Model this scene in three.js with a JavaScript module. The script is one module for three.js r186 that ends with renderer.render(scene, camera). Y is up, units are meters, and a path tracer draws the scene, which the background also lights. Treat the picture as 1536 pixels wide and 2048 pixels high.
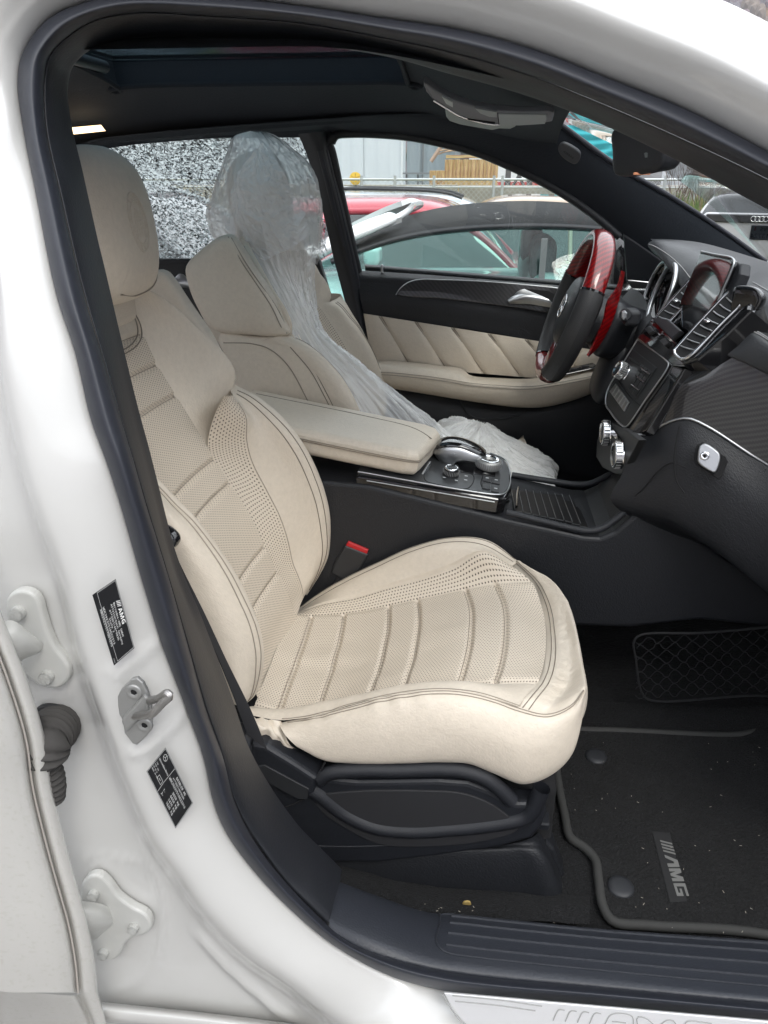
import * as THREE from 'three';
import { RoundedBoxGeometry } from 'three/addons/geometries/RoundedBoxGeometry.js';
import { mergeGeometries, toCreasedNormals } from 'three/addons/utils/BufferGeometryUtils.js';
import { RectAreaLightUniformsLib } from 'three/addons/lights/RectAreaLightUniformsLib.js';

// ---------------------------------------------------------------- camera, sky, sun, exposure
const V = (x, y, z) => new THREE.Vector3(x, y, z);
const scene = new THREE.Scene();
const FPX = 1538, PITCH = 23.7 * Math.PI / 180, YAW = 6.5 * Math.PI / 180;
const CAM = V(0, 1.42, 1.5);
const FW = V(-Math.sin(YAW) * Math.cos(PITCH), -Math.sin(PITCH), -Math.cos(YAW) * Math.cos(PITCH));
const camera = new THREE.PerspectiveCamera(2 * Math.atan(1024 / FPX) * 180 / Math.PI, 0.75, 0.02, 3000);
camera.position.copy(CAM);
camera.lookAt(CAM.clone().add(FW));
camera.updateMatrixWorld(true);
scene.add(camera);

const SUN_DIR = V(0.35, 1.0, 0.75).normalize();
{ // overcast sky: pale, a little brighter towards the zenith, soft cloud mottling
  const w = 512, h = 256, d = new Float32Array(w * h * 4);
  const hash = (x, y) => { const s = Math.sin(x * 127.1 + y * 311.7) * 43758.5453; return s - Math.floor(s); };
  const vn = (x, y, per) => { const xi = Math.floor(x), yi = Math.floor(y), fx = x - xi, fy = y - yi, s = t => t * t * (3 - 2 * t);
    const m = k => ((k % per) + per) % per, a = hash(m(xi), yi), b = hash(m(xi + 1), yi), c = hash(m(xi), yi + 1), e = hash(m(xi + 1), yi + 1);
    return (a + (b - a) * s(fx)) * (1 - s(fy)) + (c + (e - c) * s(fx)) * s(fy); };
  for (let j = 0; j < h; j++) for (let i = 0; i < w; i++) {
    const el = (j + 0.5) / h * Math.PI - Math.PI / 2, u = i / w;
    let c = 0; for (let o = 0, a = .5, f = 6; o < 4; o++, a *= .5, f *= 2) c += a * vn(u * f, j / h * f * .8, f);
    const L = (0.95 + 0.55 * Math.max(0, Math.sin(el))) * (0.86 + 0.3 * c);
    const k = (j * w + i) * 4;
    d[k] = L * 0.97; d[k + 1] = L * 1.0; d[k + 2] = L * 1.06; d[k + 3] = 1;
  }
  const t = new THREE.DataTexture(d, w, h, THREE.RGBAFormat, THREE.FloatType);
  t.mapping = THREE.EquirectangularReflectionMapping; t.magFilter = t.minFilter = THREE.LinearFilter; t.wrapS = THREE.RepeatWrapping; t.needsUpdate = true;
  scene.background = t; scene.environment = t;
}
const sun = new THREE.DirectionalLight(new THREE.Color(1.0, 0.96, 0.9), 0.9);
sun.position.copy(SUN_DIR.clone().multiplyScalar(12)); sun.castShadow = true; sun.shadow.radius = 40;
sun.shadow.mapSize.set(2048, 2048);
Object.assign(sun.shadow.camera, { left: -8, right: 8, top: 8, bottom: -8, near: 0.5, far: 40 });
scene.add(sun); scene.add(sun.target);
const renderer = new THREE.WebGLRenderer({ antialias: true });
renderer.setSize(768, 1024);
renderer.toneMapping = THREE.LinearToneMapping;
renderer.toneMappingExposure = 1.98;
renderer.shadowMap.enabled = true;

// ---------------------------------------------------------------- helpers
const RT = V(0, 0, 0).crossVectors(FW, V(0, 1, 0)).normalize(), UP = V(0, 0, 0).crossVectors(RT, FW);
const ray = (x, y) => FW.clone().addScaledVector(RT, (x - 768) / FPX).addScaledVector(UP, (1024 - y) / FPX);
const P = (x, y, z) => { const d = ray(x, y); return CAM.clone().addScaledVector(d, (z - CAM.z) / d.z); };      // photo pixel on the plane z
const PY = (x, y, Y) => { const d = ray(x, y); return CAM.clone().addScaledVector(d, (Y - CAM.y) / d.y); };     // on the plane y
const PXX = (x, y, X) => { const d = ray(x, y); return CAM.clone().addScaledVector(d, (X - CAM.x) / d.x); };    // on the plane x
const L = a => a.map(q => P(q[0], q[1], q[2]));
const LZ = (a, z) => a.map(q => P(q[0], q[1], typeof z === 'function' ? z(q) : z));
const off = (pts, x, y, z) => pts.map(p => V(p.x + x, p.y + y, p.z + z));
let seed = 7;
const rnd = () => { seed = (seed * 1664525 + 1013904223) >>> 0; return seed / 4294967296; };
const h2 = (x, y) => { const s = Math.sin(x * 12.9898 + y * 78.233) * 43758.5453; return s - Math.floor(s); };
const sm = t => t * t * (3 - 2 * t);
const vnoise = (x, y) => { const xi = Math.floor(x), yi = Math.floor(y), fx = sm(x - xi), fy = sm(y - yi);
  return (h2(xi, yi) * (1 - fx) + h2(xi + 1, yi) * fx) * (1 - fy) + (h2(xi, yi + 1) * (1 - fx) + h2(xi + 1, yi + 1) * fx) * fy; };
const fbm = (x, y, o = 4) => { let s = 0, a = .5; for (let i = 0; i < o; i++) { s += a * vnoise(x, y); x = x * 2.03 + 17.1; y = y * 2.03 + 5.3; a *= .5; } return s; };
const clamp = (x, a, b) => Math.min(b, Math.max(a, x));
const bell = (x, c, w) => Math.exp(-((x - c) * (x - c)) / (w * w));

const curve = (pts, t = 'centripetal') => new THREE.CatmullRomCurve3(pts, false, t);
const spaced = (pts, n) => curve(pts).getSpacedPoints(n);
// surface through a family of rails: rows[i] along the rails, columns across them
function loft(rails, nu, nv, { byIndex = false, disp = null, dispRange = null } = {}) {
  const rs = rails.map(r => byIndex ? curve(r).getPoints(nu) : spaced(r, nu));
  const g = [];
  for (let i = 0; i <= nu; i++) g.push(curve(rs.map(r => r[i])).getPoints(nv * (rails.length - 1)));
  return finish(g, disp);
}
function gridNormals(g) {
  const nu = g.length - 1, nj = g[0].length - 1, N = [];
  for (let i = 0; i <= nu; i++) { N.push([]); for (let j = 0; j <= nj; j++) {
    const a = g[Math.min(i + 1, nu)][j].clone().sub(g[Math.max(i - 1, 0)][j]), b = g[i][Math.min(j + 1, nj)].clone().sub(g[i][Math.max(j - 1, 0)]);
    const n = a.cross(b); if (n.lengthSq() < 1e-18) n.set(0, 1, 0); N[i].push(n.normalize()); } }
  for (const [j, k] of [[0, 1], [nj, nj - 1]]) if (nu > 2 && g[0][j].distanceTo(g[Math.floor(nu / 2)][j]) < 1e-7) { const a = V(0, 0, 0); for (let i = 0; i < nu; i++) a.add(N[i][k]); a.normalize(); for (let i = 0; i <= nu; i++) N[i][j].copy(a); }
  return N;
}
function finish(g, disp) {
  const nu = g.length - 1, nj = g[0].length - 1, uv = [];
  const ju = Math.floor(nj / 2), iv = Math.floor(nu / 2);
  const us = [0], vs = [0];
  for (let i = 1; i <= nu; i++) us.push(us[i - 1] + g[i][ju].distanceTo(g[i - 1][ju]));
  for (let j = 1; j <= nj; j++) vs.push(vs[j - 1] + g[iv][j].distanceTo(g[iv][j - 1]));
  if (disp) { const N = gridNormals(g); for (let i = 0; i <= nu; i++) for (let j = 0; j <= nj; j++) g[i][j].addScaledVector(N[i][j], disp(i / nu, j / nj, us[i], vs[j])); }
  return { g, us, vs, N: gridNormals(g), nu, nj };
}
function sheet(s, i0 = 0, i1 = s.nu, j0 = 0, j1 = s.nj, flip = false) {
  const pos = [], nor = [], uv = [], idx = [], w = j1 - j0 + 1;
  for (let i = i0; i <= i1; i++) for (let j = j0; j <= j1; j++) { const p = s.g[i][j], n = s.N[i][j]; pos.push(p.x, p.y, p.z); const f = flip ? -1 : 1; nor.push(n.x * f, n.y * f, n.z * f); if (s.uvg) uv.push(s.uvg[i][j][0], s.uvg[i][j][1]); else uv.push(s.us[i], s.vs[j]); }
  for (let i = 0; i < i1 - i0; i++) for (let j = 0; j < w - 1; j++) { const a = i * w + j, b = a + w; if (flip) idx.push(a, a + 1, b, b, a + 1, b + 1); else idx.push(a, b, a + 1, b, b + 1, a + 1); }
  const geo = new THREE.BufferGeometry();
  geo.setAttribute('position', new THREE.Float32BufferAttribute(pos, 3)); geo.setAttribute('normal', new THREE.Float32BufferAttribute(nor, 3)); geo.setAttribute('uv', new THREE.Float32BufferAttribute(uv, 2)); geo.setIndex(idx);
  return geo;
}
// a thin sheet given a back and closed edges
function thick(s, t, i0, i1, j0, j1, flip) {
  const a = sheet(s, i0, i1, j0, j1, flip);
  const g2 = s.g.map((r, i) => r.map((p, j) => p.clone().addScaledVector(s.N[i][j], flip ? t : -t)));
  const b = sheet({ ...s, g: g2 }, i0, i1, j0, j1, !flip);
  const gs = [a, b], I0 = i0 ?? 0, I1 = i1 ?? s.nu, J0 = j0 ?? 0, J1 = j1 ?? s.nj;
  const strip = (A, B) => { const q = finish([A, B]); gs.push(sheet(q)); };
  const col = (G, j) => G.slice(I0, I1 + 1).map(r => r[j]);
  strip(s.g[I0].slice(J0, J1 + 1), g2[I0].slice(J0, J1 + 1)); strip(s.g[I1].slice(J0, J1 + 1), g2[I1].slice(J0, J1 + 1));
  strip(col(s.g, J0), col(g2, J0)); strip(col(s.g, J1), col(g2, J1));
  return mergeGeometries(gs);
}
// plane through o with axes u, v; pixel outlines are laid on it
function frame(o, a, b) { // o origin, a = point along u, b = point roughly along v
  const u = a.clone().sub(o).normalize(), n = u.clone().cross(b.clone().sub(o)).normalize(), v = n.clone().cross(u).normalize();
  return { o: o.clone(), u, v, n, m: new THREE.Matrix4().makeBasis(u, v, n).setPosition(o) };
}
function onFrame(f, x, y) { const d = ray(x, y), t = f.o.clone().sub(CAM).dot(f.n) / d.dot(f.n), p = CAM.clone().addScaledVector(d, t).sub(f.o); return new THREE.Vector2(p.dot(f.u), p.dot(f.v)); }
const at = (f, a, b, c = 0) => f.o.clone().addScaledVector(f.u, a).addScaledVector(f.v, b).addScaledVector(f.n, c);
const fpx = (f, x, y, c = 0) => { const q = onFrame(f, x, y); return at(f, q.x, q.y, c); };
const zframe = z => frame(V(0, 0, z), V(1, 0, z), V(0, 1, z));
function smoothShape(pts, n = 0) { // Vector2 list -> Shape, n > 0 resamples through a closed spline
  if (n) { const c = new THREE.CatmullRomCurve3(pts.map(p => V(p.x, p.y, 0)), true, 'centripetal'); pts = c.getSpacedPoints(n).slice(0, n).map(p => new THREE.Vector2(p.x, p.y)); }
  return new THREE.Shape(pts);
}
function slabOn(f, pts, t, bev = 0, { smooth = 0, seg = 3, c = 0, holes = [] } = {}) { // extrude outline (frame coordinates) by t along n, starting c above the plane
  const sh = smoothShape(pts, smooth);
  for (const h of holes) sh.holes.push(new THREE.Path(h));
  const g = new THREE.ExtrudeGeometry(sh, { depth: Math.max(1e-4, t - 2 * bev), bevelEnabled: bev > 0, bevelThickness: bev, bevelSize: bev, bevelOffset: -bev, bevelSegments: seg, steps: 1, curveSegments: 10 });
  g.translate(0, 0, c + bev); g.applyMatrix4(f.m);
  return g;
}
const slabPx = (f, px, t, bev, o = {}) => slabOn(f, px.map(q => onFrame(f, q[0], q[1])), t, bev, o);
const rrect = (w, h, r, cx = 0, cy = 0, n = 5) => { const o = []; r = Math.min(r, w / 2 - 1e-4, h / 2 - 1e-4); for (const [sx, sy, a0] of [[1, 1, 0], [-1, 1, 90], [-1, -1, 180], [1, -1, 270]]) for (let k = 0; k <= n; k++) { const a = (a0 + 90 * k / n) * Math.PI / 180; o.push(new THREE.Vector2(cx + sx * (w / 2 - r) + r * Math.cos(a), cy + sy * (h / 2 - r) + r * Math.sin(a))); } return o; };
function pillow(f, pts, tf, tb, { rings = 10, n = 48, pw = 2.4, disp = null, c = 0 } = {}) { // rounded solid from an outline: tf towards n, tb behind
  const cv = new THREE.CatmullRomCurve3(pts.map(p => V(p.x, p.y, 0)), true, 'centripetal'), o = cv.getSpacedPoints(n);
  let cx = 0, cy = 0; for (let i = 0; i < n; i++) { cx += o[i].x / n; cy += o[i].y / n; }
  const g = [];
  for (let i = 0; i <= n; i++) { const row = []; for (let k = -rings; k <= rings; k++) {
    const s = 1 - Math.abs(k) / rings, rr = Math.sin(s * Math.PI / 2) ; // 0 centre .. 1 rim
    const r = 1 - Math.pow(1 - rr, 1.2), hgt = Math.pow(Math.max(0, 1 - Math.pow(r, pw)), 1 / pw);
    const rr2 = k === 0 ? 1 : r;
    row.push(at(f, cx + (o[i].x - cx) * rr2, cy + (o[i].y - cy) * rr2, c + (k < 0 ? tf : -tb) * (k === 0 ? 0 : hgt))); }
    g.push(row); }
  const s = finish(g, disp && ((u, v, a, b) => disp(u, v, a, b) * clamp(Math.min(v, 1 - v) * 5, 0, 1))); for (let j = 1; j < s.nj; j++) { const a = s.N[0][j].clone().add(s.N[s.nu][j]).normalize(); s.N[0][j].copy(a); s.N[s.nu][j].copy(a); }
  s.uvg = s.g.map(r => r.map(p => { const d = p.clone().sub(f.o); return [d.dot(f.u), d.dot(f.v)]; })); return s;
}
// point on the front of such a solid, over the frame point q
function onPillow(f, pts, tf, pw, q, lift = .0006) {
  const cv = new THREE.CatmullRomCurve3(pts.map(p => V(p.x, p.y, 0)), true, 'centripetal'), o = cv.getSpacedPoints(120); let cx = 0, cy = 0; for (let i = 0; i < 120; i++) { cx += o[i].x / 120; cy += o[i].y / 120; }
  const a = Math.atan2(q.y - cy, q.x - cx), d = Math.hypot(q.x - cx, q.y - cy); let best = 9, R = 1; for (const p of o) { const e = Math.abs(Math.atan2(Math.sin(Math.atan2(p.y - cy, p.x - cx) - a), Math.cos(Math.atan2(p.y - cy, p.x - cx) - a))); if (e < best) { best = e; R = Math.hypot(p.x - cx, p.y - cy); } }
  const r = Math.min(.995, d / R); return at(f, q.x, q.y, tf * Math.pow(1 - Math.pow(r, pw), 1 / pw) + lift);
}
const flipWinding = g => { if (!g.index) { const n = g.attributes.position.count; g.setIndex([...Array(n).keys()]); } if (g.index) { const a = g.index.array; for (let i = 0; i < a.length; i += 3) { const t = a[i]; a[i] = a[i + 1]; a[i + 1] = t; } } return g; };
const pillowGeo = (...a) => sheet(pillow(...a));
const tube = (pts, r, seg = 40, rs = 8, closed = false) => new THREE.TubeGeometry(new THREE.CatmullRomCurve3(pts, closed, 'centripetal'), seg, r, rs, closed);
// flat strip (belt, flange) along a path, w along axis dir
const cyl = (a, b, r0, r1 = r0, seg = 24) => { const d = b.clone().sub(a), g = new THREE.CylinderGeometry(r1, r0, d.length(), seg); g.translate(0, d.length() / 2, 0); g.applyQuaternion(new THREE.Quaternion().setFromUnitVectors(V(0, 1, 0), d.normalize())); g.translate(a.x, a.y, a.z); return g; };
const boxAt = (cx, cy, cz, sx, sy, sz, r = 0) => { const g = r ? new RoundedBoxGeometry(sx, sy, sz, 2, r) : new THREE.BoxGeometry(sx, sy, sz); g.translate(cx, cy, cz); return g; };
const lathe = (prof, f, seg = 32) => { const g = new THREE.LatheGeometry(prof.map(p => new THREE.Vector2(p[0], p[1])), seg); g.rotateX(Math.PI / 2); g.applyMatrix4(f.m); return g; }; // profile (radius, height along n)
const norm = gs => { gs = (Array.isArray(gs) ? gs : [gs]).map(g => { const q = g.index ? g.toNonIndexed() : g.clone(); for (const k of Object.keys(q.attributes)) if (!['position', 'normal', 'uv'].includes(k)) q.deleteAttribute(k); if (!q.attributes.uv) q.setAttribute('uv', new THREE.Float32BufferAttribute(new Float32Array(q.attributes.position.count * 2), 2)); return q; }); return gs.length === 1 ? gs[0] : mergeGeometries(gs); };
const taken = {};
const numbered = n => { if (!(n in taken)) { taken[n] = 0; return n; } return n + '_' + String(++taken[n]).padStart(3, '0'); };
function obj(name, gs, m, parent = scene) {
  const geo = Array.isArray(gs) ? norm(gs) : gs;
  const o = new THREE.Mesh(geo, m); o.name = parent === scene ? numbered(name) : name; o.castShadow = o.receiveShadow = true; parent.add(o); return o;
}
function thing(name, label, category, group) { const o = new THREE.Group(); o.name = numbered(name); o.userData = { label, category }; if (group) o.userData.group = group; scene.add(o); return o; }
const tag = (o, label, category, group) => { o.userData = { label, category, ...(group ? { group } : {}) }; return o; };
const struct = (name, gs, m) => { const o = obj(name, gs, m); o.userData.kind = 'structure'; return o; };

// ---------------------------------------------------------------- textures and materials
function dtex(w, h, fn, { srgb = true, rx = 1, ry = 1 } = {}) {
  const d = new Uint8Array(w * h * 4);
  for (let j = 0; j < h; j++) for (let i = 0; i < w; i++) { const c = fn(i / w, j / h, i, j), k = (j * w + i) * 4; d[k] = clamp(c[0] * 255, 0, 255); d[k + 1] = clamp(c[1] * 255, 0, 255); d[k + 2] = clamp(c[2] * 255, 0, 255); d[k + 3] = c.length > 3 ? c[3] * 255 : 255; }
  const t = new THREE.DataTexture(d, w, h); t.wrapS = t.wrapT = THREE.RepeatWrapping; t.magFilter = THREE.LinearFilter; t.minFilter = THREE.LinearMipmapLinearFilter; t.generateMipmaps = true; t.repeat.set(rx, ry);
  if (srgb) t.colorSpace = THREE.SRGBColorSpace; t.needsUpdate = true; return t;
}
const tnoise = (u, v, f, o = 3, s = 0) => { // tiling noise
  let r = 0, a = .5; for (let k = 0; k < o; k++) { const x = u * f, y = v * f, xi = Math.floor(x), yi = Math.floor(y), fx = sm(x - xi), fy = sm(y - yi), q = (i, j) => h2(((i % f) + f) % f + s + k * 31, ((j % f) + f) % f + s * 3);
    r += a * ((q(xi, yi) * (1 - fx) + q(xi + 1, yi) * fx) * (1 - fy) + (q(xi, yi + 1) * (1 - fx) + q(xi + 1, yi + 1) * fx) * fy); a *= .5; f *= 2; } return r / (1 - Math.pow(.5, o)); };
const G1 = v => [v, v, v];
const std = (c, rough, o = {}) => new THREE.MeshStandardMaterial({ color: new THREE.Color().setRGB(...c), roughness: rough, side: THREE.DoubleSide, ...o });
const phy = (c, rough, o = {}) => new THREE.MeshPhysicalMaterial({ color: new THREE.Color().setRGB(...c), roughness: rough, side: THREE.DoubleSide, ...o });
const T = {};
T.grain = dtex(256, 256, (u, v) => G1(.35 + .65 * tnoise(u, v, 40, 3)), { srgb: false, rx: 12, ry: 12 });          // leather and vinyl pebble
T.soft = dtex(256, 256, (u, v) => G1(tnoise(u, v, 6, 4, 5)), { srgb: false, rx: 5, ry: 5 });
T.leather = dtex(256, 256, (u, v) => { const n = tnoise(u, v, 5, 5, 9), m = tnoise(u, v, 48, 2, 2); const k = .965 + .02 * n + .04 * (m - .5); return [.842 * k, .798 * k, .732 * k]; }, { rx: 4, ry: 4 });
const dots = (bg, hole) => (u, v) => { // four holes per tile, staggered
  let d = 9; for (const [x, y] of [[.25, .25], [.75, .25], [.0, .75], [.5, .75], [1, .75]]) d = Math.min(d, Math.hypot(u - x, v - y)); const k = clamp((d - .07) / .05, 0, 1); return bg.map((b, i) => hole[i] + (b - hole[i]) * k); };
T.perf = dtex(128, 128, dots([.826, .78, .712], [.42, .38, .33]), { rx: 1 / .0098, ry: 1 / .0098 });
T.perfB = dtex(128, 128, dots([1, 1, 1], [0, 0, 0]), { srgb: false, rx: 1 / .0098, ry: 1 / .0098 });
T.perfS = dtex(128, 128, dots([.826, .78, .712], [.28, .25, .21]), { rx: 1 / .0125, ry: 1 / .0125 });
T.perfSB = dtex(128, 128, dots([1, 1, 1], [0, 0, 0]), { srgb: false, rx: 1 / .0125, ry: 1 / .0125 });
T.perfW = dtex(128, 128, dots([.19, .19, .195], [.04, .04, .04]), { rx: 1 / .006, ry: 1 / .006 });
T.perfWB = dtex(128, 128, dots([1, 1, 1], [0, 0, 0]), { srgb: false, rx: 1 / .006, ry: 1 / .006 });
const twill = (a, b) => (u, v, i, j) => { const n = 8, X = Math.floor(u * n), Y = Math.floor(v * n), over = ((X + Y) % 4) < 2, fx = u * n - X, fy = v * n - Y, e = over ? Math.abs(fy - .5) : Math.abs(fx - .5); const k = (over ? 1 : .35) * (1 - .5 * e); return [a[0] + (b[0] - a[0]) * k, a[1] + (b[1] - a[1]) * k, a[2] + (b[2] - a[2]) * k]; };
T.carbon = dtex(128, 128, twill([.07, .07, .072], [.27, .26, .26]), { rx: 1 / .026, ry: 1 / .026 });
T.redcarbon = dtex(128, 128, twill([.3, .0, .015], [.62, .02, .035]), { rx: 1 / .026, ry: 1 / .026 });
T.carpet = dtex(256, 256, (u, v) => { const n = tnoise(u, v, 64, 2, 3) * .6 + tnoise(u, v, 7, 3, 8) * .4; return G1(.1 + .2 * n); }, { rx: 5, ry: 5 });
T.carpetB = dtex(256, 256, (u, v) => G1(tnoise(u, v, 80, 2, 4)), { srgb: false, rx: 5, ry: 5 });
T.asphalt = dtex(512, 512, (u, v) => { const n = tnoise(u, v, 128, 2, 2), m = tnoise(u, v, 5, 4, 6), k = .42 + .22 * n + .16 * m; return [k, k * .985, k * .96]; }, { rx: .25, ry: .25 });
T.concrete = dtex(256, 256, (u, v) => { const n = tnoise(u, v, 8, 5, 12), m = tnoise(u, v, 3, 3, 21), k = .66 + .16 * n + .1 * m; return [k, k * .985, k * .94]; }, { rx: .4, ry: .4 });
T.dirt = dtex(256, 256, (u, v) => { const n = tnoise(u, v, 60, 2, 33), m = tnoise(u, v, 6, 4, 35), k = clamp((n - .62) * 3, 0, 1); return [.765 - .03 * k, .76 - .035 * k, .738 - .04 * k]; }, { rx: 4, ry: 4 });

const M = {
  white: phy([.57, .565, .545], .32, { clearcoat: 1, clearcoatRoughness: .04, bumpMap: T.soft, bumpScale: .0001 }),
  whiteDirty: phy([1, 1, 1], .34, { map: T.dirt, clearcoat: .9, clearcoatRoughness: .06 }),
  hinge: phy([.5, .5, .475], .4, { clearcoat: .4, clearcoatRoughness: .25, bumpMap: T.soft, bumpScale: .0012 }),
  seal: std([.02, .0225, .031], .48, { bumpMap: T.soft, bumpScale: .001 }),
  trim: std([.0125, .0138, .0175], .46, { bumpMap: T.grain, bumpScale: .0004 }),
  trimSoft: std([.0105, .0115, .0142], .52, { bumpMap: T.grain, bumpScale: .0009 }),
  headliner: std([.017, .0215, .029], .95, { bumpMap: T.carpetB, bumpScale: .0006 }),
  greyTrim: std([.16, .185, .18], .6),
  leather: phy([1, 1, 1], .45, { map: T.leather, bumpMap: T.grain, bumpScale: .0007, sheen: .2, sheenRoughness: .6, sheenColor: new THREE.Color(.9, .85, .8) }),
  perf: std([1, 1, 1], .55, { map: T.perf, bumpMap: T.perfB, bumpScale: .0006 }),
  perfStrip: std([1, 1, 1], .55, { map: T.perfS, bumpMap: T.perfSB, bumpScale: .0008 }),
  stitch: std([.3, .26, .21], .8),
  stitchDark: std([.2, .17, .135], .8),
  stitchLight: std([.4, .4, .4], .8),
  blackLeather: phy([.026, .028, .031], .38, { bumpMap: T.grain, bumpScale: .0006 }),
  wheelPerf: std([1, 1, 1], .5, { map: T.perfW, bumpMap: T.perfWB, bumpScale: .0006 }),
  piano: phy([.008, .008, .009], .08, { clearcoat: 1, clearcoatRoughness: .02 }),
  carbon: phy([.55, .55, .55], .3, { map: T.carbon, ior: 1.5, clearcoat: 1, clearcoatRoughness: .02 }),
  redCarbon: phy([.8, .75, .75], .3, { map: T.redcarbon, clearcoat: 1, clearcoatRoughness: .02 }),
  chrome: std([.8, .81, .82], .12, { metalness: 1 }),
  satin: std([.52, .53, .54], .34, { metalness: 1 }),
  steel: std([.42, .41, .4], .4, { metalness: 1, bumpMap: T.soft, bumpScale: .0006 }),
  steelGrey: std([.36, .36, .35], .5, { metalness: .7 }),
  slat: std([.009, .009, .01], .3),
  panelGrey: std([.024, .025, .026], .5, { metalness: .1, bumpMap: T.grain, bumpScale: .0002 }),
  button: std([.022, .023, .025], .45),
  dark: std([.008, .008, .009], .9),
  carpet: std([.1, .104, .116], 1, { map: T.carpet, bumpMap: T.carpetB, bumpScale: .004 }),
  mat: std([.18, .18, .185], 1, { map: T.carpet, bumpMap: T.carpetB, bumpScale: .004 }),
  matEdge: std([.035, .035, .033], .8),
  redButton: std([.5, .012, .016], .4),
  belt: std([.012, .012, .014], .75),
  rubber: std([.02, .02, .021], .7, { bumpMap: T.soft, bumpScale: .001 }),
  rubberDusty: std([.05, .047, .044], .85, { bumpMap: T.soft, bumpScale: .002 }),
  film: phy([.97, .975, .97], .14, { transmission: .6, thickness: 0, ior: 1.45, specularIntensity: 1 }),
  glass: phy([.97, .99, .98], .0, { transmission: 1, thickness: 0, ior: 1.45 }),
  glassTint: phy([.62, .86, .82], .0, { transmission: 1, thickness: 0, ior: 1.45 }),
  glassRoof: phy([.28, .34, .37], .0, { transmission: 1, thickness: 0, ior: 1.06 }),
  glassDark: phy([.02, .025, .027], .04, { clearcoat: 1 }),
  shard: phy([.66, .7, .72], 1, { transmission: .85, thickness: 0, ior: 1.3 }),
  shardDark: std([.03, .034, .038], .3),
  trimSkylit: std([.025, .028, .036], .46, { bumpMap: T.grain, bumpScale: .0005 }),  // lighter copy of trim: skylight on the sill put into its colour
  asphalt: std([.62, .62, .62], .95, { map: T.asphalt }),
  concrete: std([.62, .61, .59], .95, { map: T.concrete }),
};
// ---------------------------------------------------------------- the setting outside
const groundY = z => z > -1.2 ? 0 : z > -9 ? -0.042 * (-1.2 - z) * -1 * -1 : -0.328;
{
  const g = new THREE.PlaneGeometry(1600, 1600, 1, 1); g.rotateX(-Math.PI / 2);
  const pos = [], uv = [], idx = [], zs = [800, 60, 8, -1.2, -9, -14, -60, -800];
  zs.forEach((z, i) => { for (const x of [-800, -60, 0, 60, 800]) { pos.push(x, groundY(z), z); uv.push(x, z); } if (i) for (let k = 0; k < 4; k++) { const a = (i - 1) * 5 + k, b = i * 5 + k; idx.push(a, a + 1, b, a + 1, b + 1, b); } });
  const q = new THREE.BufferGeometry(); q.setAttribute('position', new THREE.Float32BufferAttribute(pos, 3)); q.setAttribute('uv', new THREE.Float32BufferAttribute(uv, 2)); q.setIndex(idx); q.computeVertexNormals();
  struct('ground', q, M.asphalt);
}
{ // wooded mountainsides all around the valley
  const mHill = std([1, 1, 1], 1, { map: dtex(512, 512, (u, v) => { const n = tnoise(u, v, 40, 3, 41), m = tnoise(u, v, 9, 4, 44), o = clamp((tnoise(u, v, 26, 3, 47) - .58) * 6, 0, 1), k = .28 + .3 * n + .16 * (m - .5); return [k * (1 + .25 * o), k * (.97 + .02 * o), k * (1.04 - .3 * o)]; }, { rx: .006, ry: .006 }) });
  const g = []; const R0 = 150;
  const hillY = (a, t) => { const far = .75 + .35 * fbm(Math.cos(a) * 2 + 7, Math.sin(a) * 2 + 3, 3); return -0.4 + t * t * (3 - 2 * t) * 190 * far + t * 26 * (fbm(Math.cos(a) * 14 + t * 5, Math.sin(a) * 14 + t * 6, 4) - .5); };
  for (let i = 0; i <= 180; i++) { const a = i / 180 * Math.PI * 2, row = []; for (let j = 0; j <= 24; j++) { const t = j / 24, r = R0 + t * 420 + 30 * (fbm(Math.cos(a) * 3 + 1, Math.sin(a) * 3 + 9, 3) - .5); row.push(V(Math.cos(a) * r, hillY(a, t), Math.sin(a) * r)); } g.push(row); }
  const s = finish(g); for (let i = 0; i <= s.nu; i++) s.us[i] = i / 180 * 2200;
  struct('hillside', sheet(s), mHill);
  // bare and autumn trees on the part of the slope that shows
  const crown = new THREE.IcosahedronGeometry(1, 1); { const p = crown.attributes.position; for (let i = 0; i < p.count; i++) { const k = .75 + .5 * h2(Math.round(p.getX(i) * 50), Math.round((p.getY(i) + 3 * p.getZ(i)) * 50)); p.setXYZ(i, p.getX(i) * k, p.getY(i) * k * 1.35, p.getZ(i) * k); } crown.computeVertexNormals(); }
  const n = 16000, im = new THREE.InstancedMesh(crown, std([1, 1, 1], 1), n), m4 = new THREE.Matrix4(), col = new THREE.Color();
  for (let k = 0; k < n; k++) {
    const a = -Math.PI / 2 + (rnd() - .5) * 1.9, t = .03 + .75 * rnd(), r = R0 + t * 420 + 30 * (fbm(Math.cos(a) * 3 + 1, Math.sin(a) * 3 + 9, 3) - .5), sz = .7 + 1.3 * rnd();
    m4.makeScale(sz, sz * (1 + .5 * rnd()), sz).setPosition(Math.cos(a) * r, hillY(a, t) + sz * .7, Math.sin(a) * r); im.setMatrixAt(k, m4);
    const w = rnd(); if (w < .06) col.setRGB(.3, .17, .08); else if (w < .2) col.setRGB(.2, .16, .13); else if (w < .36) col.setRGB(.06, .085, .065); else col.setRGB(.15 + .06 * rnd(), .145, .155); im.setColorAt(k, col);
  }
  im.name = 'hillside_forest'; im.userData = { kind: 'stuff', label: 'bare and autumn coloured woods on the mountainside', category: 'woods' }; scene.add(im);
}
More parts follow.
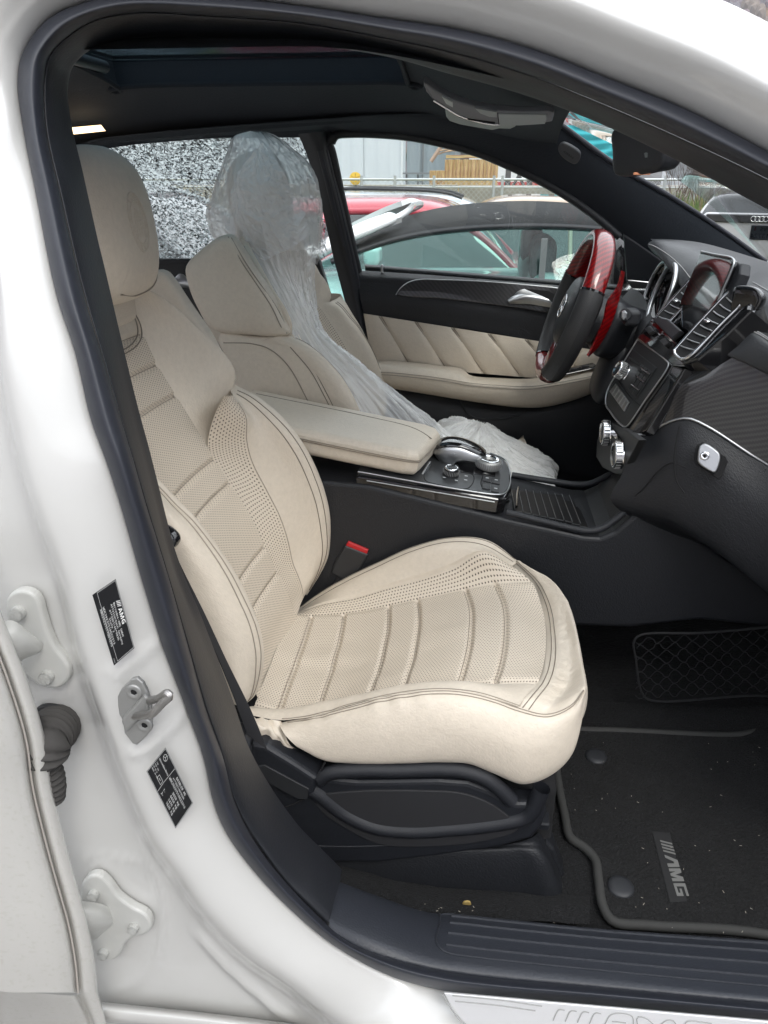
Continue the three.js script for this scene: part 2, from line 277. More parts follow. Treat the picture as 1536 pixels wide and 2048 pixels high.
{ // retaining wall with a chain-link fence in front of it
  const t = thing('concrete_wall', 'low pale concrete retaining wall of butted panels behind the chain link fence', 'wall');
  for (let k = 0; k < 14; k++) { const x0 = -16 + k * 2.6; obj('panel', boxAt(x0 + 1.29, .42, -15.3, 2.585, 1.6 + .01 * (k % 3), .24, .012), M.concrete, t); }
  const f = thing('chain_link_fence', 'galvanised chain link fence with steel posts and a top rail along the wall', 'fence');
  const galv = std([.5, .53, .54], .5, { metalness: .6 });
  const px = [723, 790, 868, 988, 1005, 1393, 1430, 600, 1120, 1230, 1330]; for (const x of px) { const q = P(x, 362, -15); obj('post', cyl(V(q.x, -.3, -15), V(q.x, 1.4, -15), .03, .03, 10), galv, f); }
  obj('rail', cyl(V(-12, 1.33, -15), V(12, 1.33, -15), .022, .022, 8), galv, f); obj('rail', cyl(V(-12, 1.19, -15), V(12, 1.19, -15), .015, .015, 8), galv, f);
  const bars = []; for (let k = 0; k < 130; k++) { const x = -5.5 + k * .1; for (const s of [-1, 1]) bars.push(cyl(V(x, .3, -15 + s * .004), V(x + s * 1.03, 1.33, -15 + s * .004), .0035, .0035, 3)); }
  const me = obj('wire_mesh', bars, galv, f); me.userData.kind = 'stuff';
}
{ // grass bank in front of the wall
  const g = []; for (let i = 0; i <= 60; i++) { const x = -18 + i * .62, row = []; for (let j = 0; j <= 14; j++) { const t = j / 14, z = -9.6 - t * 5.5; row.push(V(x, -.34 + sm(t) * 1.22 * clamp((x + 1) / 4, .55, 1) + .12 * (fbm(x * .8, z * .8) - .5), z)); } g.push(row); }
  const s = finish(g), mg = std([1, 1, 1], 1, { map: dtex(256, 256, (u, v) => { const n = tnoise(u, v, 40, 3, 61), m = tnoise(u, v, 6, 4, 63); return [.34 + .22 * m + .1 * n, .4 + .12 * n + .06 * m, .22 + .1 * n]; }, { rx: .5, ry: .5 }) });
  struct('grass_bank', sheet(s), mg);
  const blade = new THREE.BufferGeometry(); blade.setAttribute('position', new THREE.Float32BufferAttribute([-.012, 0, 0, .012, 0, 0, .03, .22, .03, -.012, 0, 0, 0, .0, .012, -.05, .17, -.02], 3)); blade.computeVertexNormals();
  const n = 14000, im = new THREE.InstancedMesh(blade, std([1, 1, 1], .9), n), m4 = new THREE.Matrix4(), q = new THREE.Quaternion(), c = new THREE.Color();
  for (let k = 0; k < n; k++) { const i = 30 + rnd() * 29, j = rnd() * 14, p = s.g[Math.floor(i)][Math.floor(j)]; q.setFromAxisAngle(V(0, 1, 0), rnd() * 6.3); const sc = .7 + rnd() * 1.1;
    m4.compose(V(p.x + (rnd() - .5) * .62, p.y - .03, p.z + (rnd() - .5) * .4), q, V(sc, sc, sc)); im.setMatrixAt(k, m4); const w = rnd(); if (w < .55) c.setRGB(.1, .19, .045); else c.setRGB(.3, .27, .14); im.setColorAt(k, c); }
  im.name = 'grass'; im.userData = { kind: 'stuff', label: 'rough green and straw coloured grass on the bank', category: 'grass' }; scene.add(im);
  // leafless shrubs
  const bark = std([.16, .12, .1], .9);
  for (const [x, y, hgt, lb] of [[1352, 395, .95, 'leafless twiggy shrub at the foot of the wall beside the dark mirror'], [1405, 397, .8, 'smaller leafless shrub between two fence posts above the grass']]) {
    const b = P(x, y, -14.2); b.y = .75; const gs = [], th = thing('bare_shrub', lb, 'shrub', 'leafless shrubs by the wall');
    const twig = (o, d, len, r, lv) => { const e = o.clone().addScaledVector(d, len); gs.push(cyl(o, e, r, r * .6, 4)); if (lv) for (let k = 0; k < 3; k++) twig(e, d.clone().add(V(rnd() - .5, rnd() * .5, rnd() - .5).multiplyScalar(1.1)).normalize(), len * .66, r * .6, lv - 1); };
    for (let k = 0; k < 7; k++) twig(b.clone(), V((rnd() - .5) * 1.5, 1, (rnd() - .5) * .8).normalize(), hgt * .4, .011, 3);
    obj('branches', gs, bark, th);
  }
}
{ // works yard beyond the wall
  const clad = (c, f) => std(c, .6, { bumpMap: dtex(64, 8, u => G1(.5 + .5 * Math.sin(u * Math.PI * 2)), { srgb: false, rx: f, ry: 1 }), bumpScale: .03 });
  const mPale = clad([.62, .68, .7], 3), mGrey = clad([.34, .4, .43], 3), mDark = std([.07, .07, .075], .8), mSteel = std([.2, .22, .23], .6);
  const b1 = thing('warehouse', 'large pale grey metal clad warehouse beyond the fence', 'building');
  for (let k = 0; k < 8; k++) obj('cladding_panel', boxAt(-2.58 - .62 - k * 1.25, 3.5, -27, 1.235, 8, 1.6), mPale, b1);
  obj('corner_trim', boxAt(-2.56, 3.5, -26.16, .07, 8, .06), std([.7, .74, .75], .5), b1);
  const b2 = thing('shed', 'mid grey corrugated shed with a sloping roof edge next to the pale warehouse', 'building');
  const f2 = zframe(-30); obj('wall', slabOn(f2, [[-2.7, -.4], [-.75, -.4], [-.75, 3.25], [-1.6, 3.15], [-2.7, 2.68]].map(q => new THREE.Vector2(...q)), .3, 0), mGrey, b2);
  obj('roof_edge', cyl(V(-2.75, 2.7, -29.6), V(-1.5, 3.25, -29.6), .06, .06, 6), std([.7, .73, .75], .5), b2); obj('corner_post', boxAt(-.85, 1.5, -29.6, .18, 3.8, .12), std([.5, .55, .57], .5), b2); obj('downpipe', boxAt(-2.1, 1.3, -29.6, .05, 3, .05), mSteel, b2);
  const b3 = thing('container', 'weathered ochre corrugated shipping container in the yard beyond the wall', 'container');
  const och = std([1, 1, 1], .8, { map: dtex(128, 128, (u, v) => { const n = tnoise(u, v, 10, 4, 71), r = clamp((n - .55) * 5, 0, 1); return [.76 - .18 * r + .1 * (n - .5), .65 - .2 * r, .45 - .12 * r]; }, { rx: .5, ry: .5 }) });
  for (let k = 0; k < 18; k++) { const hgt = k < 4 ? 1.62 : 1.9; obj('corrugation', boxAt(-1.34 + k * .105, hgt / 2 - .1, -22 + (k % 2) * .05, .104, hgt, .1, .01), och, b3); }
  obj('top_rail', boxAt(-.2, 1.87, -22.02, 1.5, .08, .2), och, b3);
  const deb = thing('scrap_pile', 'heap of beams and boards lying on top of the ochre container', 'scrap');
  for (let k = 0; k < 12; k++) { const x = -1.2 + rnd() * 1.5, y = 1.93 + rnd() * .1; obj('beam', cyl(V(x, y, -22.4 + rnd() * .4), V(x + .3 + rnd() * .5, y + .12 + (rnd() - .5) * .2, -22.4), .022, .022, 5), k % 3 ? std([.42, .3, .2], .9) : std([.5, .5, .48], .7), deb); }
  const ch = thing('loading_chute', 'rusty sloping loading chute rising beside the ochre container', 'chute'); obj('trough', cyl(V(-1.38, 1.75, -22.3), V(-.95, 2.35, -22.3), .06, .06, 6), std([.45, .33, .25], .8), ch);
  const b4 = thing('conveyor_frame', 'dark steel conveyor frame with braces right of the container', 'machine');
  for (const x of [.85, 1.5, 2.2]) obj('leg', boxAt(x, 1.2, -24, .16, 3.2, .16), mDark, b4); obj('brace', cyl(V(.85, .8, -24), V(1.5, 2, -24), .05, .05, 6), mDark, b4); obj('brace', cyl(V(1.5, .8, -24), V(.85, 2, -24), .05, .05, 6), mDark, b4); obj('beam', boxAt(1.5, 2.3, -24, 2.2, .3, .4), mDark, b4);
  const b5 = thing('yard_office', 'white yard cabin with a dark doorway behind the scrap heap', 'building'); obj('wall', boxAt(.9, 1.4, -29, 2.6, 3.6, 1), std([.72, .73, .73], .7), b5); obj('doorway', boxAt(-.55, 1.6, -29.2, .3, 4.2, 1), mDark, b5); obj('red_band', boxAt(.9, 1.1, -28.48, 2.4, .16, .02), std([.5, .07, .06], .6), b5);
  const tb = thing('workbench', 'grey metal workbench standing in front of the grey shed', 'table'); obj('top', boxAt(-1.85, 1.45, -24.5, 1.0, .05, .6), mSteel, tb); for (const x of [-2.25, -1.9, -1.45]) obj('leg', boxAt(x, .6, -24.5, .05, 1.68, .05), mSteel, tb);
  const sg = thing('yellow_disc_sign', 'round yellow disc sign showing above the fence rail', 'sign'); { const q = P(711, 357, -15.15); const f = frame(q, q.clone().add(V(1, 0, 0)), q.clone().add(V(0, 1, 0))); obj('disc', lathe([[0, .02], [.12, .02], [.12, 0], [0, 0]], f, 24), std([.8, .52, .06], .5), sg); for (let k = 0; k < 3; k++) { const a = .5 + k * 1.05; obj('spoke', cyl(at(f, 0, 0, .022), at(f, Math.cos(a) * .1, Math.sin(a) * .1, .022), .006, .006, 4), std([.45, .28, .05], .6), sg); } obj('bracket', cyl(V(q.x, -.3, q.z - .01), V(q.x, q.y, q.z - .01), .02, .02, 8), mSteel, sg); }
  // teal debris netting on a scaffold, on the slope to the right
  const nt = thing('debris_netting', 'bright teal debris netting stretched along a site hoarding on the slope', 'netting'); const ng = []; const a0 = P(1108, 256, -45), a1 = P(1262, 262, -45);
  for (let i = 0; i <= 60; i++) { const row = [], x = a0.x - 1 + (a1.x - a0.x + 6) * i / 60; for (let j = 0; j <= 20; j++) row.push(V(x, .6 + j / 20 * 3.3 + .1 * Math.sin(x * .9), -45 + .14 * Math.sin(j * 2.2 + Math.sin(x * 1.3) * 1.6) + .05 * Math.sin(x * 7))); ng.push(row); }
  obj('net', sheet(finish(ng)), std([.03, .42, .46], .7), nt); for (const x of [a0.x, a0.x + 2.3, a0.x + 4.6, a1.x + 3]) obj('pole', cyl(V(x, -.4, -45.2), V(x, 4.1, -45.2), .05, .05, 8), mSteel, nt);
  const rk = thing('rubble_heap', 'heap of dark rubble below the teal netting', 'rubble'); { const g2 = new THREE.IcosahedronGeometry(1, 4), p = g2.attributes.position; for (let i = 0; i < p.count; i++) { const k = .8 + .5 * fbm(p.getX(i) * 3 + 4, p.getY(i) * 3 + p.getZ(i) * 2 + 9); p.setXYZ(i, p.getX(i) * k * 4.2, Math.max(-.3, p.getY(i) * k * 1.9), p.getZ(i) * k * 2); } g2.computeVertexNormals(); g2.translate(P(1200, 300, -40).x + 1.5, -.2, -40); obj('stones', g2, std([.12, .12, .12], .95), rk); }
  const tk = thing('silo', 'pale grey upright silo tank seen past the dark mirror', 'silo'); { const q = P(1372, 345, -26); obj('tank', cyl(V(q.x, -.3, -26), V(q.x, 3.6, -26), .62, .62, 32), std([.5, .53, .55], .5), tk); obj('ladder', boxAt(q.x - .75, 1.6, -25.6, .1, 3.6, .1), std([.55, .58, .6], .5), tk); obj('roof', cyl(V(q.x, 3.6, -26), V(q.x, 3.9, -26), .66, .1, 32), mSteel, tk); }
  const bb = thing('brick_stack', 'stack of reddish brown pallets beside the silo', 'pallets'); { const q = P(1408, 345, -24); for (let k = 0; k < 6; k++) obj('pallet', boxAt(q.x + .25, -.2 + k * .32, -24, .9, .28, .8), std([.32, .17, .11], .9), bb); }
}
// ---------------------------------------------------------------- parked cars
const tyre = std([.018, .018, .018], .9);
function parkedCar(name, label, paint, { x, z, turn = 0, len = 4.4, w = .88, roof = 1.42, belt = .95, gh = [-1.55, -.95, .35, 1.15], glass = M.glassDark, roofMat = paint, rails = false, group = 'parked cars beside the open car' }) {
  const t = thing(name, label, 'car', group); t.position.set(x, groundY(z), z); t.rotation.y = turn;
  const h = len / 2, st = [[-h, .62, .8], [-h + .08, .85, .9], [-h + .5, .95, .98], [-h * .4, belt, 1], [h * .3, belt - .02, 1], [h - .9, .88, .98], [h - .25, .74, .92], [h, .55, .78]];
  const rl = [[-.93, .22], [-1, .42], [-.985, .66]].map(([a, y]) => st.map(q => V(q[0], Math.min(y, q[1] - .05), a * w * q[2])));
  const top = [[-.955, -.01], [-.8, .0], [0, .03]].map(([a, dy]) => st.map(q => V(q[0], q[1] + dy, a * w * q[2])));
  const left = [...rl, ...top], right = left.slice(0, -1).reverse().map(r => r.map(p => V(p.x, p.y, -p.z)));
  obj('body', sheet(loft([...left, ...right], 40, 3)), paint, t);
  obj('bumper', [boxAt(-h + .1, .42, 0, .24, .36, w * 1.5, .1), boxAt(h - .1, .42, 0, .24, .34, w * 1.5, .1)], paint, t);
  const [g0, g1, g2, g3] = gh, R = roof, gp = [[g0, belt, .9], [g0 + (g1 - g0) * .5, belt + (R - belt) * .62, .8], [g1, R - .03, .72], [(g1 + g2) / 2, R, .7], [g2, R - .05, .71], [g2 + (g3 - g2) * .5, belt + (R - belt) * .5, .8], [g3, belt - .01, .9]];
  const side = gp.map(q => V(q[0], Math.min(belt, q[1]) - .01, w * .93)), up = gp.map(q => V(q[0], belt + (q[1] - belt) * .86, w * q[2] * 1.02)), e1 = gp.map(q => V(q[0], q[1] - .005, w * q[2] * .86)), mid = gp.map(q => V(q[0], q[1] + .012, 0));
  const mir = r => r.map(p => V(p.x, p.y, -p.z));
  const s = loft([side, up, e1, mid, mir(e1), mir(up), mir(side)], 48, 4);
  const i0 = 11, i1 = 38, jr = 4, soft = roofMat !== paint; t.shellGrid = s;
  obj('windows', [sheet(s, 0, s.nu, 0, jr), sheet(s, 0, s.nu, 24 - jr, 24), sheet(s, 0, soft ? 5 : i0, jr, 24 - jr), sheet(s, i1, s.nu, jr, 24 - jr)], glass, t);
  obj('roof', sheet(s, soft ? 5 : i0, i1, jr, 24 - jr), roofMat, t);
  for (const sd of [1, -1]) { const pl = (i, r) => tube([0, 1, 2, 3, 4].map(j => s.g[i][sd > 0 ? j : 24 - j].clone()), r, 10, 6); if (glass === M.glassTint) continue; obj('pillar', [tube(Array.from({ length: 13 }, (_, k) => s.g[Math.round(k * 4)][sd > 0 ? 4 : 20].clone()), .025, 50, 6), pl(24, .022)], roofMat === paint ? paint : M.trim, t); }
  if (rails) for (const sd of [1, -1]) obj('roof_rail', tube([[g1 + .1, R - .02], [g1 + .25, R + .05], [(g1 + g2) / 2, R + .07], [g2 - .2, R + .03], [g2, R - .03]].map(q => V(q[0], q[1], sd * w * .64)), .018, 30, 8), M.trim, t);
  for (const sx of [-1, 1]) for (const sz of [-1, 1]) { const c = V(sx * len * .295, .32, sz * (w - .1)); const wh = obj('wheel', cyl(V(c.x, c.y, c.z - .1), V(c.x, c.y, c.z + .1), .32, .32, 28), tyre, t); obj('rim', cyl(V(c.x, c.y, c.z + sz * .102 - .004), V(c.x, c.y, c.z + sz * .102 + .004), .22, .22, 20), M.satin, wh); }
  for (const sz of [-1, 1]) { obj('headlight', boxAt(h - .22, .62, sz * w * .66, .2, .13, .3, .05), M.chrome, t); obj('tail_light', boxAt(-h + .1, .8, sz * w * .66, .14, .14, .3, .05), std([.4, .02, .02], .25), t); }
  return t;
}
const paintOf = (r, g, b) => phy([r, g, b], .35, { clearcoat: 1, clearcoatRoughness: .04 });
{
  const cv = parkedCar('convertible', 'white convertible with a black fabric top parked right beside the driver door', paintOf(.75, .76, .76), { x: .0, z: -2.35, turn: Math.PI, len: 4.5, w: .9, roof: 1.335, belt: .97, gh: [-1.35, -.62, .28, .98], glass: M.glassTint, roofMat: std([.013, .014, .015], .9, { bumpMap: T.carpetB, bumpScale: .002 }) });
  for (const s of [-1, 1]) { const r = [V(1.02, .95, s * .84), V(.66, 1.16, s * .75), V(.4, 1.28, s * .655), V(.3, 1.315, s * .6)]; obj('windscreen_pillar', thick(loft([r, r.map(p => V(p.x + .05, p.y + .015, p.z - s * .03)), r.map(p => V(p.x + .1, p.y + .0, p.z - s * .08))], 24, 4), .025), paintOf(.75, .76, .76), cv); }
  obj('windscreen_frame', tube([V(.98, .97, -.82), V(.62, 1.18, -.73), V(.34, 1.3, -.62), V(.3, 1.335, 0), V(.34, 1.3, .62), V(.62, 1.18, .73), V(.98, .97, .82)], .014, 60, 8), paintOf(.75, .76, .76), cv);
  for (const s of [-1, 1]) { obj('window_post', boxAt(-.25, 1.1, s * .785, .022, .3, .02), std([.2, .22, .22], .5), cv); { const q = []; for (let i = 3; i <= 40; i += 2) q.push(cv.shellGrid.g[i][s > 0 ? 4 : 20].clone()); obj('roof_seam', tube(q, .013, 60, 6), M.trim, cv); } }
  const mh = std([.06, .065, .07], .7); for (const sz of [-.38, .38]) { obj('headrest', boxAt(-.28, 1.14, sz, .1, .2, .26, .05), mh, cv); obj('seat_back', boxAt(-.3, .85, sz, .14, .5, .46, .06), std([.5, .55, .56], .6), cv); }
  for (const sz of [-1, 1]) obj('door_mirror', boxAt(.62, 1.02, sz * 1.0, .1, .12, .2, .04), paintOf(.75, .76, .76), cv);
  parkedCar('coupe', 'red coupe parked behind the white convertible', paintOf(.42, .02, .045), { x: -1.25, z: -4.85, turn: Math.PI, len: 4.3, roof: 1.405, belt: .9, gh: [-1.6, -1.0, .45, 1.3] });
  parkedCar('saloon', 'beige saloon partly hidden behind the black fabric top', paintOf(.42, .31, .22), { x: 1.1, z: -7.2, turn: 0, len: 4.4, roof: 1.46, belt: .92 });
  parkedCar('estate_car', 'pale silver estate car with black roof rails near the fence', paintOf(.5, .56, .6), { x: -.55, z: -9.3, turn: 0, len: 4.6, roof: 1.51, belt: .98, rails: true, gh: [-2.0, -1.6, .35, 1.2] });
  parkedCar('hatchback', 'dark grey car seen blurred through the shattered rear side window', paintOf(.16, .17, .18), { x: -2.9, z: -3.3, turn: Math.PI, len: 4.3, roof: 1.45, belt: .98 });
  // silver hatchback whose tail faces the open car
  const au = parkedCar('silver_hatchback', 'silver hatchback with its tail and number plate facing the windscreen', paintOf(.42, .43, .44), { x: 5.0, z: -11.6, turn: 0, len: 4.2, w: .9, roof: 1.46, belt: 1.0, gh: [-1.98, -1.7, .35, 1.1], group: undefined });
  au.rotation.y = 1.2; { const q = P(1508, 420, -11.4); au.position.set(q.x, groundY(-11), q.z); au.position.add(V(2.05, 0, 0).applyAxisAngle(V(0, 1, 0), 1.2)); }
  const bk = -2.12, F = frame(V(bk, .86, 0), V(bk, .86, -1), V(bk, 1.86, 0)); // u towards -z local, n towards -x
  const cvs = document.createElement('canvas'); cvs.width = 256; cvs.height = 160; const c2 = cvs.getContext('2d'); c2.fillStyle = '#f2f2ee'; c2.fillRect(0, 0, 256, 160); c2.strokeStyle = '#111'; c2.lineWidth = 5; c2.strokeRect(4, 4, 248, 152);
  c2.fillStyle = '#c22'; c2.fillRect(18, 16, 36, 46); c2.fillStyle = '#fff'; c2.fillRect(32, 24, 8, 30); c2.fillRect(24, 35, 24, 8); c2.fillStyle = '#c22'; c2.fillRect(204, 16, 18, 46); c2.fillStyle = '#eee'; c2.fillRect(222, 16, 18, 46);
  c2.fillStyle = '#111'; c2.font = 'bold 62px sans-serif'; c2.fillText('VS', 92, 64); c2.font = 'bold 72px sans-serif'; c2.fillText('413724', 14, 142);
  const tx = new THREE.CanvasTexture(cvs); tx.colorSpace = THREE.SRGBColorSpace;
  const pg = new THREE.PlaneGeometry(.34, .2); const m = new THREE.Matrix4().makeBasis(V(0, 0, -1), V(0, 1, 0), V(-1, 0, 0)); pg.applyMatrix4(m); 
  const tail = obj('tailgate', boxAt(bk + .1, .88, 0, .2, .68, 1.42, .08), paintOf(.42, .43, .44), au); const pgm = pg.clone(); pgm.translate(bk - .012, .95, .18); obj('number_plate', pgm, std([1, 1, 1], .5, { map: tx }), tail);
  obj('trim_strip', boxAt(bk, 1.14, 0, .05, .12, 1.3, .02), std([.03, .03, .03], .3), tail);
  for (let k = 0; k < 4; k++) { const rg = new THREE.TorusGeometry(.036, .007, 8, 24); rg.rotateY(Math.PI / 2); rg.translate(bk - .035, 1.14, .02 + k * .056); obj('emblem_ring', rg, M.chrome, tail); }
  au.children.filter(c => c.name === 'tail_light').forEach(c => au.remove(c)); for (const s of [1]) obj('tail_lamp', boxAt(bk + .03, 1.1, s * .6, .16, .24, .36, .05), std([.42, .02, .025], .25), au);
}
// ---------------------------------------------------------------- the open car: shell, frame, floor
const car = thing('parked_suv', 'white SUV with its right front door opening in view and black interior trim', 'car');
const lin = (a, b, t) => a + (b - a) * t;
{ // door opening: S0 white edge | S2 groove | S3 inner trim edge, running sill -> B-pillar -> roof -> A-pillar
  const S = [ // S0x,S0y, S2x,S2y, z, W1x,W1y
    [2500, 2140, 2500, 2108, .86, 2500, 2240], [1780, 2062, 1780, 2032, .86, 1780, 2160], [1536, 2034, 1536, 2007, .86, 1536, 2140], [1200, 2004, 1200, 1974, .86, 1200, 2110], [1000, 1987, 1000, 1957, .86, 960, 2095], [883, 1974, 890, 1942, .86, 800, 2075],
    [781, 1946, 800, 1922, .86, 700, 2042], [670, 1886, 705, 1888, .86, 600, 1965], [580, 1811, 630, 1826, .86, 500, 1895], [505, 1731, 552, 1742, .86, 420, 1815], [455, 1660, 500, 1668, .86, 373, 1748], [430, 1600, 468, 1600, .86, 323, 1680],
    [410, 1512, 446, 1515, .86, 269, 1560], [374, 1410, 412, 1420, .86, 230, 1455], [328, 1287, 378, 1300, .86, 176, 1300], [287, 1154, 338, 1158, .858, 145, 1170], [246, 1010, 292, 1010, .855, 97, 1037], [217, 920, 266, 920, .85, 73, 963],
    [187, 838, 241, 838, .84, 50, 870], [154, 700, 203, 708, .82, 20, 720], [118, 590, 165, 580, .8, -10, 600], [75, 380, 118, 380, .745, -50, 390], [52, 262, 92, 262, .715, -10, 255], [40, 165, 88, 160, .69, 0, 150], [50, 108, 98, 112, .675, 12, 90], [98, 42, 138, 70, .66, 70, 14], [165, 10, 190, 40, .65, 150, -24],
    [250, -8, 270, 25, .64, 245, -42], [425, -4, 430, 32, .63, 425, -38], [600, 14, 600, 45, .62, 605, -20], [768, 39, 768, 75, .62, 775, 5], [918, 62, 910, 105, .625, 930, 29], [1068, 102, 1055, 148, .64, 1082, 68], [1218, 160, 1200, 205, .66, 1233, 125], [1368, 220, 1345, 268, .69, 1384, 186], [1536, 307, 1510, 345, .74, 1552, 272], [1700, 395, 1670, 430, .8, 1716, 360], [1900, 508, 1868, 545, .85, 1916, 472], [2200, 690, 2160, 730, .89, 2216, 650]];
  const S0 = S.map(s => P(s[0], s[1], s[4])), S2 = S.map(s => P(s[2], s[3], s[4] - .018));
  const crown = S.map(s => P(lin(s[0], s[2], .45), lin(s[1], s[3], .45), s[4] + .016)), cr2 = S.map(s => P(lin(s[0], s[2], .8), lin(s[1], s[3], .8), s[4] + .004));
  const N = 420;
  const lip = S.map(s => P(lin(s[0], s[2], -.03), lin(s[1], s[3], -.03), s[4] - .012));
  obj('door_seal', sheet(loft([lip, S0.map((p, i) => p.clone().add(V(0, 0, .004))), crown, cr2, S2], N, 4, { byIndex: true })), M.seal, car);
  const I3 = [[680, 1761], [645, 1726], [595, 1676], [550, 1616], [515, 1560], [490, 1510], [470, 1450], [452, 1398], [402, 1268], [348, 1134], [308, 982], [293, 923], [271, 841], [237, 700], [205, 560], [192, 505], [163, 370], [139, 262], [134, 185], [145, 135], [180, 100], [225, 82], [290, 75], [430, 76], [600, 88], [768, 112], [900, 148], [1055, 192], [1190, 243], [1339, 313], [1494, 397], [1640, 475], [1840, 590], [2130, 780]];
  const I2 = [[655, 1850], [630, 1826], [580, 1776], [530, 1711], [490, 1650], [460, 1580], [440, 1500], [412, 1420], [378, 1300], [338, 1158], [292, 1010], [266, 920], [241, 838], [203, 708], [165, 580], [150, 520], [118, 380], [92, 262], [88, 160], [98, 112], [138, 70], [190, 40], [270, 25], [430, 32], [600, 45], [768, 75], [910, 105], [1055, 148], [1200, 205], [1345, 268], [1510, 345], [1670, 430], [1868, 545], [2160, 730]];
  const I0z = [.86, .86, .86, .86, .86, .86, .86, .86, .86, .858, .855, .85, .84, .82, .795, .78, .745, .715, .69, .675, .66, .65, .64, .63, .62, .62, .625, .64, .66, .69, .74, .8, .85, .89];
  const q = k => I2.map((s, i) => P(lin(s[0], I3[i][0], k), lin(s[1], I3[i][1], k), I0z[i] - .02 - .075 * Math.pow(k, 1.5)));
  const inner = I3.map((s, i) => P(s[0], s[1], I0z[i] - .095)), back = inner.map((p, i) => { const c = V(-.05, 1.0, p.z - .06); return p.clone().lerp(c, -.03).setZ(p.z - .03); });
  obj('pillar_trim', sheet(loft([I2.map((s, i) => P(s[0], s[1], I0z[i] - .035)), q(.04), q(.3), q(.7), inner, back], N, 4, { byIndex: true })), M.trim, car);
  // painted jamb
  const sill = i => i < 5, Bp = i => i >= 5 && i < 20;
  const W = [[], [], [], [], []];
  S.forEach((s, i) => {
    const dx = s[5] - s[0], dy = s[6] - s[1], l = Math.hypot(dx, dy), nx = dx / l, ny = dy / l, z = s[4];
    const t = clamp((i - 19) / 4, 0, 1); // 0 = pillar and sill, 1 = roof
    W[0].push(P(s[0] + (s[2] - s[0]) * .1, s[1] + (s[3] - s[1]) * .1, z - .016));
    W[1].push(P(s[0] + nx * 8, s[1] + ny * 8, z - .003));
    const zz = [[z + (i < 6 ? .05 : .022), z + .012], [z + (i < 6 ? .075 : -.018), z + .02], [z + (i < 6 ? .09 : -.024), z + .035], [z + (i < 6 ? .1 : -.03), z - .05]];
    const d = [[l, 36], [l + 42, 58], [l + 160, 124], [l + 430, 232]];
    const extra = W.length; for (let k = 0; k < 4; k++) { const D = lin(d[k][0], d[k][1], t), Z = lin(zz[k][0], zz[k][1], t); (W[k + 2] ||= []).push(P(s[0] + nx * D, s[1] + ny * D, Z)); }
  });
  const press = (u, v, um, vm) => { // pressed ridges above and below the striker
    return 0; };
  const s = loft(W, N, 16, { byIndex: true });
  { // pressed beads: the sheet itself is raised along these strokes
    const beads = [[[[214, 1356], [252, 1330], [288, 1312], [322, 1298]], .876, .0035, .007], [[[256, 1508], [300, 1490], [340, 1464], [366, 1440]], .876, .0035, .007], [[[20, 1392], [90, 1384], [178, 1383]], .836, .002, .006], [[[140, 1712], [210, 1716], [288, 1720]], .836, .002, .006], [[[288, 1680], [307, 1740], [326, 1794], [329, 1839], [321, 1885], [298, 1935], [260, 1969], [200, 1994]], .836, .0035, .007], [[[385, 1850], [440, 1915], [520, 1990], [600, 2060]], .838, .005, .01]].map(([a, z, h, w]) => [curve(a.map(q => P(q[0], q[1], z))).getPoints(24), h, w]);
    for (const r of s.g) for (const p of r) { if (p.z < .7 || p.y > 1.2) continue; for (const [b, h, w] of beads) { let d = 9, tt = 0; b.forEach((q, i) => { const e = Math.hypot(q.x - p.x, q.y - p.y); if (e < d) { d = e; tt = i / 24; } }); if (d < w * 3) p.z += h * bell(d, 0, w) * Math.min(1, Math.min(tt, 1 - tt) * 6 + .1); } }
    s.N = gridNormals(s.g);
  }
  obj('painted_frame', sheet(s), M.white, car);
  obj('lower_flange', [sheet(loft([LZ([[150, 1998], [300, 2014], [450, 2030], [620, 2052]], .845), LZ([[150, 2012], [300, 2026], [450, 2043], [620, 2066]], .87), LZ([[150, 2030], [300, 2048], [450, 2062], [620, 2084]], .872), LZ([[150, 2040], [300, 2058], [450, 2072], [620, 2094]], .84)], 20, 4))], M.white, car);
  // outer roof skin from the rail to the glass
  const rr = W[5].slice(23, 32); obj('roof_panel', sheet(loft([rr, rr.map(p => V(p.x, Math.max(p.y + .01, 1.695 - Math.max(0, p.x + .1) * .25), p.z - .1)), rr.map(p => V(p.x, 1.7 - Math.max(0, p.x + .1) * .25, .42))], 40, 5)), M.white, car);
}
